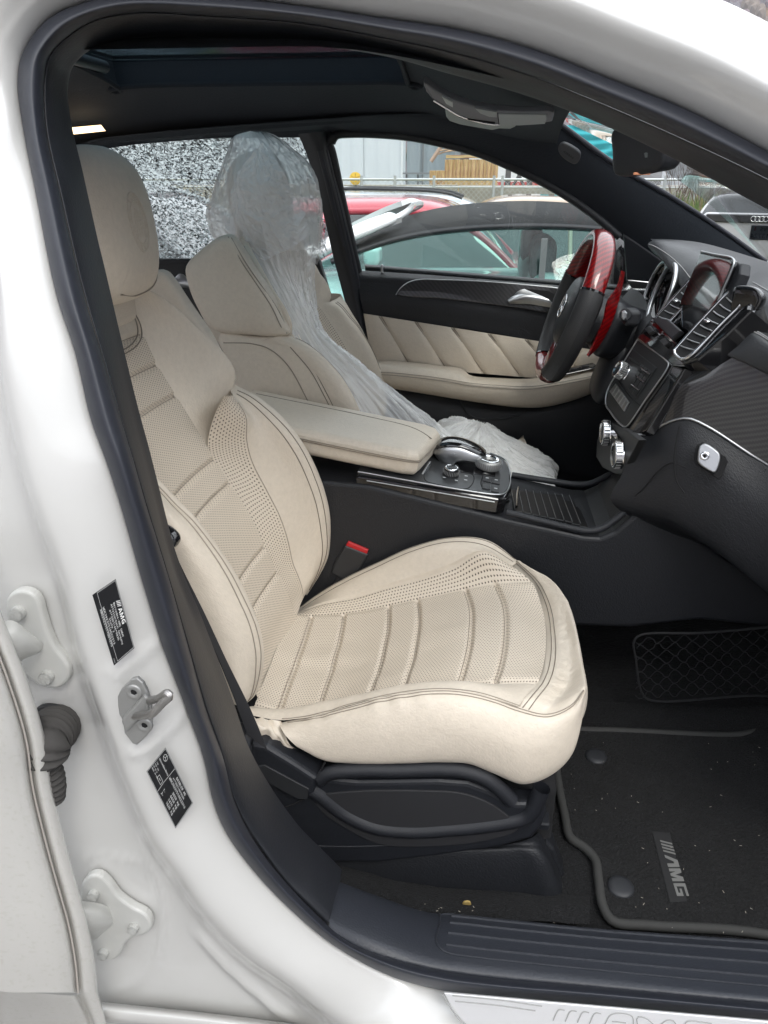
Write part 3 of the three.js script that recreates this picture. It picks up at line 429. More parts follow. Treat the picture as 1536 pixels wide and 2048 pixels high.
{ // sill cover
  const G = L([[655, 1856, .845], [731, 1901, .845], [831, 1931, .845], [931, 1949, .845], [1200, 1976, .845], [1536, 2007, .845], [1780, 2030, .845], [2500, 2106, .845]]);
  const T0 = L([[655, 1849, .842], [733, 1893, .842], [836, 1924, .842], [931, 1941, .842], [1200, 1968, .842], [1536, 1999, .842], [1780, 2022, .842], [2500, 2098, .842]]);
  const T1 = L([[660, 1835, .832], [742, 1876, .832], [850, 1911, .832], [934, 1925, .832], [1200, 1953, .832], [1536, 1985, .832], [1780, 2006, .832], [2500, 2080, .832]]);
  const T2 = L([[680, 1764, .735], [755, 1792, .73], [850, 1823, .725], [940, 1833, .722], [1200, 1860, .72], [1536, 1884, .72], [1780, 1902, .72], [2500, 1956, .72]]);
  const T3 = T2.map(p => V(p.x, .385, p.z - .012));
  const ss = loft([off(G, 0, -.012, 0), G, T0, T1, T2, T3], 90, 10); obj('sill_cover', sheet(ss), M.trimSkylit, car);
  const fr = frame(P(1200, 1953, .832), P(1536, 1985, .832), P(1200, 1860, .72));
  const sc = car.children[car.children.length - 1];
  const rib = (a, b, r) => { const n = 14, pts = []; for (let k = 0; k <= n; k++) pts.push(fpx(fr, lin(a[0], b[0], k / n), lin(a[1], b[1], k / n), .0035)); return tube(pts, r, 40, 6); };
  const onS = (i, j) => { const a = Math.floor(j), t = j - a; return ss.g[i][a].clone().lerp(ss.g[i][a + 1], t).addScaledVector(V(0, .93, .36), .0006); }; let iL = 0; while (iL < 60 && ss.g[iL][35].x < P(880, 1880, .78).x) iL++;
  for (const j of [38.6, 36.7, 34.8, 32.9]) { const r = []; for (let i = iL; i <= 88; i++) r.push(onS(i, j)); obj('rib', tube(r, .0026, 120, 6), M.trimSkylit, sc); }
  { const r = []; for (let i = 88; i > iL; i -= 2) r.push(onS(i, 39.7)); r.push(onS(iL - 1, 39.2), onS(iL - 1, 36), onS(iL - 1, 33), onS(iL, 31.7)); for (let i = iL + 2; i <= 88; i += 2) r.push(onS(i, 31.4)); obj('tread_border', tube(r, .0018, 240, 6), M.trimSkylit, sc); }
  obj('trim_joint', tube([[655, 1852], [664, 1820], [672, 1790], [681, 1764]].map((q, i) => P(q[0], q[1], .846 - i * .036)), .0016, 20, 6), M.dark, sc);
  // polished sill plate with etched lines and letters
  const pf = frame(P(1000, 1998, .888), P(1500, 2042, .888), P(1000, 1940, .873));
  const pl = obj('sill_plate', slabPx(pf, [[888, 1980], [1100, 1999], [1640, 2046], [1640, 2140], [1000, 2080], [945, 2052], [925, 2037], [905, 2012]], .004, .0012, { c: .002 }), std([.7, .7, .7], .3, { metalness: .55 }), car);
  const et = std([.3, .3, .29], .6), ln = (a, r = .0006) => tube(a.map(q => fpx(pf, q[0], q[1], .0068)), r, 20, 5);
  obj('etched_line', [ln([[905, 1985], [1000, 1994], [1083, 2006]]), ln([[910, 1996], [1000, 2005], [1070, 2015]]), ln([[886, 1982], [904, 2012], [924, 2037], [950, 2052]], .0009)], et, pl);
  obj('etched_lettering', [...[0, 1, 2, 3].map(k => ln([[1105 + k * 24, 2034 + k * 2.2], [1117 + k * 24, 2013 + k * 2.2], [1128 + k * 24, 2014 + k * 2.2]])), ln([[1205, 2046], [1222, 2022], [1262, 2026], [1264, 2050]]), ln([[1222, 2036], [1250, 2039]]), ln([[1275, 2052], [1272, 2028], [1290, 2030], [1312, 2046], [1330, 2034], [1346, 2036], [1350, 2060]]), ln([[1420, 2040], [1370, 2037], [1366, 2060]])], et, pl);
}
{ // carpet and floor
  { const r = [-.9, -.45, 0, .45, .9].map(z => V(1.02 - .1 * Math.abs(z), 1.07 - .05 * z * z, z)); obj('bonnet', sheet(loft([r, r.map(p => V(1.7, p.y - .02, p.z)), r.map(p => V(2.1 - .15 * Math.abs(p.z), p.y - .16, p.z)), r.map(p => V(2.2 - .2 * Math.abs(p.z), .45, p.z))], 20, 5)), M.white, car); obj('front_wing', [boxAt(1.3, .72, .9, .55, .5, .1, .04), boxAt(1.3, .72, -.9, .55, .5, .1, .04)], M.white, car); }
  obj('far_sill', boxAt(.05, .5, -.75, 2.2, .42, .08, .02), M.trimSoft, car); obj('firewall', boxAt(.98, .8, 0, .04, .8, 1.5), M.trimSoft, car); obj('kick_panel', [boxAt(.72, .76, -.735, .66, .74, .03)], M.trimSoft, car);
  const fl = boxAt(.1, .37, 0, 2.6, .05, 1.5); obj('floor_carpet', fl, M.carpet, car);
  // raised carpet in the front footwell, curving up to the firewall, and the carpet under the seat edge
  const r = [[.1, .398], [.35, .4], [.6, .41], [.78, .47], [.9, .62], [.95, .9]].map(q => V(q[0], q[1], .72)); obj('footwell_carpet', sheet(loft([r, off(r, 0, .004, -.3), off(r, 0, .01, -.58)], 24, 4)), M.carpet, car);
  const cp = [[650, 1745], [720, 1772], [800, 1802], [900, 1815], [1000, 1822], [1100, 1826], [1180, 1832]]; obj('sill_carpet', sheet(loft([cp.map(q => P(q[0], q[1] + 18, .716)), cp.map(q => PY(q[0], q[1] - 12, .44)), cp.map(q => PY(q[0], q[1] - 40, .402))], 24, 5, { disp: (a, b, u, v) => .005 * (fbm(u * 40, v * 40) - .5) })), M.carpet, car);
}
{ // floor mat
  const fy = .404, o = [[1115, 1560], [1112, 1480], [1112, 1468], [1200, 1466], [1300, 1470], [1420, 1476], [1490, 1474], [1560, 1450], [1800, 1450], [1800, 1960], [1536, 1876], [1300, 1857], [1225, 1848], [1206, 1820], [1196, 1760], [1190, 1725], [1170, 1702], [1140, 1680], [1130, 1640]];
  const ff = frame(V(0, fy, 0), V(1, fy, 0), V(0, fy, -1));
  const mt = thing('floor_mat', 'dark carpet floor mat with woven badge and round fasteners in the footwell', 'mat');
  const pts = o.map(q => onFrame(ff, q[0], q[1]));
  obj('pile', slabOn(ff, pts, .009, .003), M.mat, mt);
  obj('edging', tube(pts.map(q => at(ff, q.x, q.y, .006)), .0075, 300, 8, true), M.matEdge, mt);
  for (const [x, y] of [[1240, 1783], [1191, 1521]]) { const f = { ...ff, m: new THREE.Matrix4().makeBasis(ff.u, ff.v, ff.n).setPosition(fpx(ff, x, y, .009)) }; obj('fastener', lathe([[0, .006], [.012, .006], [.0185, .0045], [.0205, .001], [.0205, -.002]], f, 32), std([.02, .021, .024], .5), mt); }
  // woven badge
  const b = [[1303, 1672], [1338, 1675], [1372, 1812], [1338, 1814]].map(q => onFrame(ff, q[0], q[1])); const bd = obj('badge', slabOn(ff, b, .0012, 0, { c: .0092 }), std([.014, .014, .0145], .9), mt);
  const A = onFrame(ff, 1318, 1690), B = onFrame(ff, 1352, 1802), C = onFrame(ff, 1340, 1690); // letters run A->B, up towards C
  const du = B.clone().sub(A), up = C.clone().sub(A), at2 = (u, v) => A.clone().addScaledVector(du, u).addScaledVector(up, v);
  const bars = (poly) => slabOn(ff, poly.map(p => at2(p[0], p[1])), .0008, 0, { c: .0105 });
  const St = []; for (let k = 0; k < 4; k++) { const x = k * .062; St.push(bars([[x, 0], [x + .028, 0], [x + .088, 1], [x + .06, 1]])); }
  St.push(bars([[.28, 0], [.33, 0], [.4, .62], [.44, .62], [.44, 0], [.5, 0], [.5, 1], [.38, 1]])); St.push(bars([[.53, 0], [.53, 1], [.6, 1], [.64, .4], [.68, 1], [.75, 1], [.75, 0], [.7, 0], [.7, .55], [.66, 0], [.62, 0], [.58, .55], [.58, 0]])); St.push(bars([[.79, 0], [1, 0], [1, .55], [.88, .55], [.88, .38], [.95, .38], [.95, .2], [.84, .2], [.84, .8], [1, .8], [1, 1], [.79, 1]]));
  obj('letters', St, std([.15, .15, .142], .8), bd);
  // crumbs and lint
  const gs = []; for (let k = 0; k < 46; k++) { const x = 1130 + rnd() * 400, y = 1480 + rnd() * 390, p = PY(x, y, fy + .011), a = rnd() * 6.3, l = .001 + rnd() * .003; if (x < 1210 && y > 1690) continue; gs.push(cyl(p, p.clone().add(V(Math.cos(a) * l, .001, Math.sin(a) * l)), .0006, .0004, 4)); }
  for (let k = 0; k < 26; k++) { const x = 700 + rnd() * 500, p = PY(x, 1796 + (x - 700) * .07 + rnd() * 22, .443), a = rnd() * 6.3, l = .001 + rnd() * .002; gs.push(cyl(p, p.clone().add(V(Math.cos(a) * l, .001, Math.sin(a) * l)), .0006, .0004, 4)); }
  const cr = obj('crumbs', gs, std([.36, .33, .28], .9)); cr.userData = { kind: 'stuff', label: 'pale crumbs and lint scattered over the mat and carpet', category: 'crumbs' };
  const lf = obj('dry_leaf', [pillowGeo(frame(P(934, 1808, .69), P(940, 1808, .69), P(934, 1790, .7)), [[-.006, -.009], [.004, -.012], [.006, 0], [.004, .011], [-.004, .009]].map(q => new THREE.Vector2(...q)), .002, .002, { rings: 4, n: 20, disp: (a, b) => .002 * (fbm(a * 20, b * 20) - .5) })], std([.42, .3, .1], .8)); tag(lf, 'tiny dry yellow leaf on the carpet beside the sill', 'leaf');
}
{ // hinges, striker, cable boot and stickers on the jamb
  const zf = zframe(.838), C4 = (x, y) => [x * .2279, 1150 + y * .2279], C5 = (x, y) => [100 + x * .2279, 1680 + y * .2279];
  const bolt = (par, c, r) => { const q = onFrame(zf, c[0], c[1]); const f = { ...zf, m: new THREE.Matrix4().makeBasis(zf.u, zf.v, zf.n).setPosition(at(zf, q.x, q.y, .0155)) }; obj('bolt', lathe([[0, .006], [r * .86, .006], [r * .97, .0052], [r, .004], [r, -.004]], f, 28), M.hinge, par); };
  const h1 = obj('upper_hinge', [slabPx(zf, [[40, 430], [108, 372], [100, 250], [112, 165], [170, 100], [260, 85], [350, 120], [400, 190], [430, 300], [480, 460], [540, 590], [620, 690], [660, 770], [650, 850], [590, 920], [510, 940], [420, 920], [330, 870], [255, 815], [180, 850], [40, 800]].map(q => C4(...q)), .013, .004, { seg: 4, smooth: 90 }),
    sheet(loft([[[-60, 420], [110, 400], [230, 480], [330, 560], [390, 610]], [[-60, 600], [100, 520], [230, 560], [320, 600], [380, 640]], [[-60, 820], [120, 760], [230, 700], [330, 670], [370, 660]], [[-60, 860], [120, 800], [230, 730], [330, 690], [360, 670]]].map((r, j) => r.map((q, i) => { const c = C4(...q); return P(c[0], c[1], .85 + (1 - i / 4) * [.03, .055, .045, .01][j]); })), 20, 5))], M.hinge, car);
  bolt(h1, C4(230, 265), .0078); bolt(h1, C4(476, 820), .0074);
  const h2_ = obj('lower_hinge', [slabPx(zf, [[250, 560], [300, 420], [320, 310], [390, 245], [470, 245], [550, 310], [640, 430], [760, 520], [870, 580], [920, 650], [910, 720], [850, 760], [780, 775], [700, 830], [650, 930], [600, 975], [520, 978], [440, 930], [380, 860], [280, 800]].map(q => C5(...q)), .013, .004, { seg: 4, smooth: 90 }),
    sheet(loft([[[200, 540], [330, 540], [450, 560], [520, 590]], [[200, 640], [340, 620], [460, 630], [545, 660]], [[200, 760], [350, 740], [470, 740], [560, 720]], [[200, 920], [380, 880], [470, 810], [540, 760]]].map((r, j) => r.map((q, i) => { const c = C5(...q); return P(c[0], c[1], .85 + (1 - i / 3) * [.02, .05, .05, .01][j]); })), 20, 5))], M.hinge, car);
  bolt(h2_, C5(430, 390), .0068); bolt(h2_, C5(776, 680), .0068); bolt(h2_, C5(516, 903), .0066);
  const sf = frame(P(265, 1400, .888), P(300, 1400, .888), P(258, 1350, .888));
  const st = obj('door_striker', [slabPx(sf, [[1050, 1040], [1080, 980], [1170, 890], [1220, 878], [1270, 920], [1310, 1000], [1340, 1100], [1350, 1250], [1340, 1340], [1290, 1400], [1220, 1465], [1180, 1450], [1110, 1360], [1095, 1250], [1065, 1200], [1055, 1130]].map(q => C4(...q)), .0055, .0015), slabPx(sf, [[1110, 1200], [1300, 1000], [1325, 1030], [1330, 1130], [1140, 1330], [1100, 1240]].map(q => C4(...q)), .0105, .003)], M.steelGrey, car);
  const sl = (x, y, c) => { const q = C4(x, y); return P(q[0], q[1], .888 + c); };
  obj('latch_loop', tube([sl(1175, 1240, .005), sl(1225, 1235, .016), sl(1310, 1225, .03), sl(1350, 1205, .035), sl(1420, 1130, .036), sl(1490, 1060, .036), sl(1470, 1040, .035), sl(1410, 1075, .027), sl(1350, 1095, .014), sl(1295, 1100, .004)], .0042, 60, 12), M.steel, st);
  for (const [x, y] of [[1178, 1022], [1272, 1312]]) { const f = { ...sf, m: new THREE.Matrix4().makeBasis(sf.u, sf.v, sf.n).setPosition(sl(x, y, .0052)) }; const sc = obj('screw', lathe([[0, .0005], [.0032, .0005], [.004, .0026], [.0078, .0024], [.0086, .001], [.0086, -.001]], f, 28), M.steelGrey, st); obj('socket', lathe([[0, .0014], [.0034, .0014], [.0034, .0002]], f, 6), M.dark, sc); }
  const bt = obj('cable_boot', [slabPx(zf, [[320, 1180], [370, 1125], [470, 1115], [560, 1140], [630, 1200], [680, 1320], [690, 1420], [650, 1475], [580, 1485], [480, 1480], [350, 1420], [318, 1290]].map(q => C4(...q)), .008, .003, { smooth: 60 })], M.rubber, car);
  const path = [[500, 1330, .848], [450, 1390, .868], [415, 1450, .88], [390, 1540, .885], [395, 1640, .885], [420, 1720, .885], [445, 1830, .885], [440, 1950, .885]].map(q => { const c = C4(q[0], q[1]); return P(c[0], c[1], q[2]); });
  const pc = curve(path), rg = []; const K = 90; for (let k = 0; k <= K; k++) { const p = pc.getPointAt(k / K), tn = pc.getTangentAt(k / K), a = V(0, 0, 1).cross(tn).normalize(), b = tn.clone().cross(a), row = [], r = (k < 40 ? .0245 : k < 48 ? lin(.0245, .016, (k - 40) / 8) : .0145) + .0022 * Math.sin(k * 1.15); for (let j = 0; j <= 20; j++) { const t = j / 20 * 6.2832; row.push(p.clone().addScaledVector(a, r * Math.cos(t)).addScaledVector(b, r * Math.sin(t))); } rg.push(row); }
  obj('bellows', sheet(finish(rg)), M.rubberDusty, bt);
  // stickers
  const sticker = (w, h, draw, c4, name, label) => { const cv = document.createElement('canvas'); cv.width = w; cv.height = h; const g = cv.getContext('2d'); g.fillStyle = '#05070c'; g.fillRect(0, 0, w, h); g.fillStyle = g.strokeStyle = '#e9e9e6'; draw(g); const t = new THREE.CanvasTexture(cv); t.colorSpace = THREE.SRGBColorSpace; t.anisotropy = 8;
    const [tl, tr, bl, br] = c4, geo = new THREE.BufferGeometry(), P6 = [tl, tr, bl, br]; geo.setAttribute('position', new THREE.Float32BufferAttribute(P6.flatMap(p => [p.x, p.y, p.z]), 3)); geo.setAttribute('uv', new THREE.Float32BufferAttribute([0, 1, 1, 1, 0, 0, 1, 0], 2)); geo.setIndex([0, 2, 1, 1, 2, 3]); geo.computeVertexNormals();
    const o = obj(name, geo, std([1, 1, 1], .4, { map: t }), car); o.userData.label = label; };
  const amg = (g, x, y, h, s = 1) => { for (let k = 0; k < 4; k++) { const a = x + k * h * .3; g.beginPath(); g.moveTo(a, y); g.lineTo(a + h * .14, y); g.lineTo(a + h * .44, y - h); g.lineTo(a + h * .3, y - h); g.fill(); } g.font = `bold ${h * 1.36}px sans-serif`; g.fillText('AMG', x + h * 1.5, y); };
  sticker(640, 320, g => { g.lineWidth = 3; g.strokeRect(10, 8, 620, 250); amg(g, 170, 66, 48); g.font = '31px monospace'; g.fillText('Mercedes-AMG GmbH', 168, 108); g.fillText('Affalterbach Germany', 168, 142); g.fillText('e1*2007/46*0826', 205, 176); g.fillText('Stufe 2', 265, 208); g.font = '33px monospace'; g.fillText('WDC2923751A022313', 150, 245); g.fillText('AMG2923751Y001070', 150, 284); g.font = '12px monospace'; g.fillText('474582', 585, 300); },
    [C4(1015, 35), C4(1180, 640), C4(810, 175), C4(1000, 795)].map((q, i) => P(q[0], q[1], [.886, .886, .893, .893][i])), 'information_sticker', 'black maker sticker above the striker');
  sticker(560, 300, g => { g.lineWidth = 3; g.strokeRect(6, 6, 548, 288); g.lineWidth = 3; g.beginPath(); g.arc(62, 50, 26, 0, 7); g.stroke(); for (let k = 0; k < 3; k++) { const a = -Math.PI / 2 + k * 2.094; g.beginPath(); g.moveTo(62, 50); g.lineTo(62 + 26 * Math.cos(a), 50 + 26 * Math.sin(a)); g.stroke(); } g.font = '24px serif'; g.fillText('Mercedes-Benz', 18, 118); g.font = '30px monospace'; g.fillText('DAIMLER AG', 270, 48); g.font = '24px monospace'; g.fillText('e1*2007/46*0598', 245, 80); g.font = '30px monospace'; g.fillText('WDC2923751A022313', 215, 116); g.beginPath(); g.moveTo(200, 12); g.lineTo(200, 290); g.stroke(); g.font = '30px monospace'; g.fillText('3050 kg', 330, 160); g.fillText('6650 kg', 330, 196); g.fillText('1-', 235, 232); g.fillText('1470 kg', 330, 232); g.fillText('2-', 235, 268); g.fillText('1620 kg', 330, 268); g.font = '17px monospace'; ['799', 'PCB 166', 'K0 R3,8', 'MADE IN USA'].forEach((s, k) => g.fillText(s, 18, 160 + k * 24)); g.strokeRect(120, 190, 66, 40); g.fillText('667', 136, 217); },
    [[331, 1495], [386, 1606], [293, 1543], [351, 1657]].map((q, i) => P(q[0], q[1], [.884, .884, .89, .89][i])), 'weight_sticker', 'black maker sticker below the striker');
}
{ // open rear door, its hinge edge and outer skin
  const E = [[-70, 1040], [-30, 1150], [0, 1228], [51, 1358], [87, 1476], [102, 1578], [133, 1706], [159, 1798], [172, 1845], [186, 1920], [192, 1985]], z0 = .9;
  const E2 = [[192, 1985], [203, 2020], [214, 2060], [225, 2100]];
  const mk = (e, dx, z) => e.map(q => P(q[0] + dx, q[1], z));
  const rd = obj('rear_door', sheet(loft([mk(E, 2, .872), mk(E, 0, .9), mk(E, -22, .912), mk(E, -34, .906), mk(E, -40, .912), mk(E, -52, .93), mk(E, -170, .97), mk(E, -420, 1.04), mk(E, -420, 1.04).map(p => V(p.x - .38, p.y, p.z + .5)), mk(E, -420, 1.04).map(p => V(p.x - .6, p.y, p.z + .85))], 60, 4)), M.whiteDirty, car);
  obj('lower_skin', sheet(loft([mk(E2, 2, .872), E2.map((q, i) => P(q[0], q[1], .9 - i * .006)), E2.map((q, i) => P(q[0] - 22 + i * 3, q[1], .91 - i * .007)), E2.map((q, i) => P(q[0] - 36 + i * 6, q[1] + 4, .905 - i * .012)), E2.map((q, i) => P(q[0] - 52 + i * 8, q[1] + 6, .93 - i * .02)), E2.map((q, i) => P(q[0] - 170, q[1] - 2, .97 - i * .025)), E2.map((q, i) => P(q[0] - 420, q[1] - 20, 1.04 - i * .025)), E2.map((q, i) => P(q[0] - 420, q[1] - 20, 1.04 - i * .025).add(V(-.5, 0, .7)))], 20, 4)), M.whiteDirty, rd);
  obj('seam_sealer', tube(mk(E.slice(2), -36, .911), .0013, 60, 6), std([.5, .46, .42], .9), rd);
}
{ // headliner with the glass roof opening
  const X0 = -.8, X1 = -.16, Z0 = -.35, Z1 = .36;
  const hy = (x, z) => 1.632 - .105 * Math.pow(Math.abs(z) / .63, 2.2) - (x > -.2 ? .12 * (1 - .5 * z * z / .32) * sm(clamp((x + .2) / .4, 0, 1)) : 0) - (x < -.7 ? .12 * Math.pow((-.7 - x) / .8, 1.6) : 0);
  const fa = P(1118, 236, -.57).x, fb = P(1150, 222, .2).x, fc = P(1158, 224, .54).x, xFront = z => z < .2 ? lin(fa, fb, clamp((z + .57) / .77, 0, 1)) : lin(fb, fc, clamp((z - .2) / .34, 0, 1));
  const patch = (xa, xb, za, zb, n, m) => { const g = []; for (let i = 0; i <= n; i++) { const r = []; for (let j = 0; j <= m; j++) { const z = lin(za, zb, j / m), x = lin(xa, xb === .22 ? xFront(z) : xb, i / n); r.push(V(x, hy(x, z), z)); } g.push(r); } return sheet(finish(g)); };
  const c = .07, hl = obj('headliner', [patch(-1.5, .22, -.68, Z0 - .0, 40, 14), patch(-1.5, .22, Z1, .585, 40, 8), patch(-1.5, X0, Z0, Z1, 16, 20), patch(X1, .22, Z0, Z1, 14, 20)], M.headliner, car);
  const edge = []; for (let k = 0; k <= 12; k++) edge.push(V(lin(X1, X0, k / 12), 0, Z0)); for (let k = 0; k <= 12; k++) edge.push(V(X0, 0, lin(Z0, Z1, k / 12))); for (let k = 0; k <= 12; k++) edge.push(V(lin(X0, X1, k / 12), 0, Z1)); for (let k = 0; k <= 12; k++) edge.push(V(X1, 0, lin(Z1, Z0, k / 12)));
  const e0 = edge.map(p => V(p.x, hy(p.x, p.z) - .004, p.z)), g = [e0, e0.map(p => V(p.x + (p.x - (X0 + X1) / 2) * .02, p.y + .02, p.z * 1.02)), e0.map(p => V(p.x + (p.x - (X0 + X1) / 2) * .04, 1.649, p.z * 1.04))];
  obj('roof_opening_lip', [sheet(finish(g)), tube(e0, .006, 200, 6, true)], M.headliner, hl);
  const gl = boxAt((X0 + X1) / 2, 1.648, 0, .74, .004, .8); obj('sunroof_glass', gl, M.glassRoof, car);
  obj('sunroof_frame', [boxAt(-1.14, 1.655, 0, .66, .006, 1.0), boxAt(.0, 1.655, 0, .32, .006, .9), boxAt(-.5, 1.655, .46, .9, .006, .18), boxAt(-.5, 1.655, -.46, .9, .006, .2)], M.dark, car); obj('roof_shell', [boxAt(-.95 - .3, 1.69, 0, .68, .01, 1.15), boxAt(.02, 1.69, 0, .26, .01, 1.1), boxAt(-.55, 1.69, .5, 1.0, .01, .1), boxAt(-.55, 1.69, -.5, 1.0, .01, .14)], M.white, car);
  obj('roof_blind_bar', cyl(V(X0 + .005, 1.627, -.28), V(X0 + .01, 1.627, .3), .012), M.trim, hl);
  // lit courtesy lamp in the headliner above the rear side window
  const a = [[137, 256], [203, 250], [212, 262], [146, 269]].map(q => P(q[0], q[1], -.5)); const lf = frame(a[3], a[2], a[0]);
  const lp = obj('courtesy_lamp', slabOn(lf, a.map(p => { const d = p.clone().sub(lf.o); return new THREE.Vector2(d.dot(lf.u), d.dot(lf.v)); }), .008, .002, { c: 0 }), std([.9, .85, .75], .5, { emissive: new THREE.Color(1, .72, .4), emissiveIntensity: 1.4 }), car);
  const pl = new THREE.PointLight(new THREE.Color(1, .7, .4), .002, 2.5, 2); const m = a[0].clone().add(a[2]).multiplyScalar(.5); pl.position.copy(m).add(V(.01, -.015, .03)); pl.castShadow = true; scene.add(pl);
}
// ---------------------------------------------------------------- far side of the cabin
const zd = zframe(-.75);
{ // driver door
  const win = [[664, 285], [672, 272], [700, 268], [760, 269], [830, 276], [900, 291], [960, 308], [1020, 333], [1080, 362], [1140, 397], [1195, 437], [1238, 474], [1240, 582], [1150, 574], [1000, 562], [850, 550], [722, 541], [706, 470], [690, 395]];
  const z = (x, y) => { const p = P(x, y, -.72); return p; };
  const df = frame(P(720, 541, -.745), P(1240, 582, -.745), P(700, 268, -.655)); // glass plane, leaning in
  const door = obj('driver_door', slabPx(df, [[728, 535], [1245, 577], [1330, 700], [1320, 960], [800, 960], [745, 760]], .02, .006, { c: -.03 }), M.trim, car);
  obj('window_glass', slabPx(df, win, .004, 0, { c: -.006 }), M.glass, door);
  // window frame: a moulded strip all round the opening
  const ring = [...win, win[0]].map(q => fpx(df, q[0], q[1], 0)); obj('window_frame', tube(win.slice(0, 12).map(q => fpx(df, q[0], q[1] - 2, .004)), .011, 80, 8), M.trim, door);
  obj('window_frame', tube([[722, 545], [706, 472], [688, 392], [668, 300], [662, 284], [674, 268]].map(q => fpx(df, q[0] - 6, q[1], .006)), .0135, 60, 8), M.trim, door);
  obj('belt_moulding', sheet(loft([[[716, 540], [850, 549], [1000, 561], [1245, 581]], [[716, 543], [850, 552], [1000, 564], [1245, 585]], [[716, 556], [850, 562], [1000, 575], [1200, 590], [1260, 596]], [[718, 575], [850, 580], [1000, 590], [1200, 604], [1260, 608]]].map((r, i) => r.map(q => P(q[0], q[1], [-.745, -.735, -.715, -.712][i]))), 30, 4)), M.trimSoft, door);
  // upper dark trim and lower dark trim
  const up = loft([LZ([[716, 556], [850, 566], [1000, 578], [1260, 598]], -.715), LZ([[722, 600], [850, 606], [1000, 622], [1260, 650]], -.7), LZ([[728, 628], [850, 645], [1000, 668], [1100, 688], [1260, 705]], -.705)], 30, 5);
  obj('upper_trim', sheet(up), M.trimSoft, door);
  // carbon inlay
  const cf = frame(P(800, 600, -.698), P(1100, 610, -.698), P(800, 560, -.71));
  obj('carbon_inlay', [slabPx(cf, [[792, 589], [800, 578], [815, 566], [835, 560], [880, 560], [960, 563], [1040, 569], [1115, 577], [1125, 600], [1118, 624], [1040, 616], [960, 606], [880, 597], [820, 594]], .006, .002, { smooth: 60, c: 0 })], M.carbon, door);
  obj('inlay_edge', tube([[792, 590], [800, 578], [815, 566], [835, 560], [880, 560], [960, 563], [1040, 569], [1120, 577]].map(q => fpx(cf, q[0], q[1], .005)), .0016, 60, 6), M.satin, door);
  const dish = obj('handle_recess', slabPx(cf, [[1030, 598], [1038, 582], [1050, 578], [1095, 582], [1108, 588], [1112, 612], [1100, 616], [1040, 608]], .003, .001, { c: .006 }), M.dark, door);
  const hs = loft([[[1016, 603], [1024, 596], [1036, 584], [1045, 581], [1052, 584]], [[1016, 604], [1030, 600], [1050, 596], [1080, 602], [1105, 608]], [[1020, 606], [1036, 606], [1060, 607], [1085, 611], [1105, 614]]].map((r, j) => r.map((q, i) => fpx(cf, q[0], q[1], [.014, .024, .012][j]))), 24, 6);
  obj('door_handle', [thick(hs, .004)], M.satin, dish);
  // quilted cream insert: six slanted panels with double seams between them
  const xt = [727, 760, 832, 905, 978, 1052, 1130, 1180], ins = []; // top edge x of the seams
  const topY = x => 627 + (x - 727) * .158, botY = x => 716 + (x - 755) * .083;
  for (let k = 0; k < xt.length - 1; k++) {
    const a = xt[k], b = xt[k + 1], sh = k ? 62 : 18, shb = 62; const g = [];
    for (let i = 0; i <= 14; i++) { const u = i / 14, row = []; for (let j = 0; j <= 14; j++) { const v = j / 14, x = lin(lin(a, b, u), lin(a + sh, b + shb, u), v), y = lin(topY(lin(a, b, u)), botY(lin(a + sh, b + shb, u)) + 14, v); const e = Math.min(u, 1 - u) * (b - a); const puff = .006 * (1 - Math.exp(-e / 6)); row.push(P(x, y, -.705 + puff + .006 * Math.sin(v * 3.14))); } g.push(row); }
    obj('quilted_panel', sheet(finish(g)), M.leather, door);
    if (k) for (const d of [-2.2, 2.2]) obj('seam', tube([0, .25, .5, .75, 1].map(v => P(lin(a, a + sh, v) + d, lin(topY(a), botY(a + sh) + 8, v), -.7005)), .0012, 24, 5), M.stitch, door);
  }
  // armrest: cream wedge along the door
  const ar = loft([LZ([[745, 722], [790, 722], [880, 731], [925, 738], [940, 750], [1000, 756], [1060, 757], [1120, 748], [1170, 736], [1195, 734], [1222, 742]], -.69), LZ([[745, 730], [790, 732], [880, 741], [920, 747], [945, 759], [1000, 765], [1060, 766], [1130, 757], [1180, 748], [1225, 748]], -.615), LZ([[746, 748], [790, 750], [880, 760], [940, 770], [1000, 775], [1060, 778], [1130, 768], [1190, 755], [1227, 752]], -.595), LZ([[746, 768], [800, 775], [880, 788], [960, 800], [1040, 810], [1090, 809], [1150, 795], [1200, 775], [1226, 758]], -.61), LZ([[748, 772], [800, 780], [880, 793], [960, 806], [1040, 815], [1090, 814], [1150, 799], [1200, 778], [1226, 760]], -.69)], 60, 5);
  const arm = obj('armrest', sheet(ar), M.leather, door);
  for (const d of [0, 5]) obj('stitch_line', tube(LZ([[752, 744 + d], [790, 746 + d], [880, 756 + d], [940, 766 + d], [1000, 771 + d], [1060, 773 + d], [1130, 763 + d], [1190, 751 + d]], -.592), .0009, 60, 5), M.stitch, arm);
  obj('pull_cup', pillowGeo(frame(P(1180, 725, -.68), P(1220, 735, -.68), P(1180, 700, -.68)), [[-.035, -.02], [.045, -.02], [.035, .015], [.005, .03], [-.03, .022]].map(q => new THREE.Vector2(...q)), .012, .012), M.leather, door);
  const sw = obj('switch_panel', slabPx(frame(P(1120, 745, -.65), P(1190, 735, -.65), P(1120, 735, -.68)), [[1106, 748], [1185, 731], [1195, 736], [1192, 741], [1118, 757]], .005, .0015, { c: .004 }), M.piano, door); for (const [x, y] of [[1125, 750], [1148, 745], [1170, 740]]) obj('window_switch', boxAt(...P(x, y, -.645).add(V(0, .009, 0)).toArray(), .02, .008, .012, .002), M.button, sw);
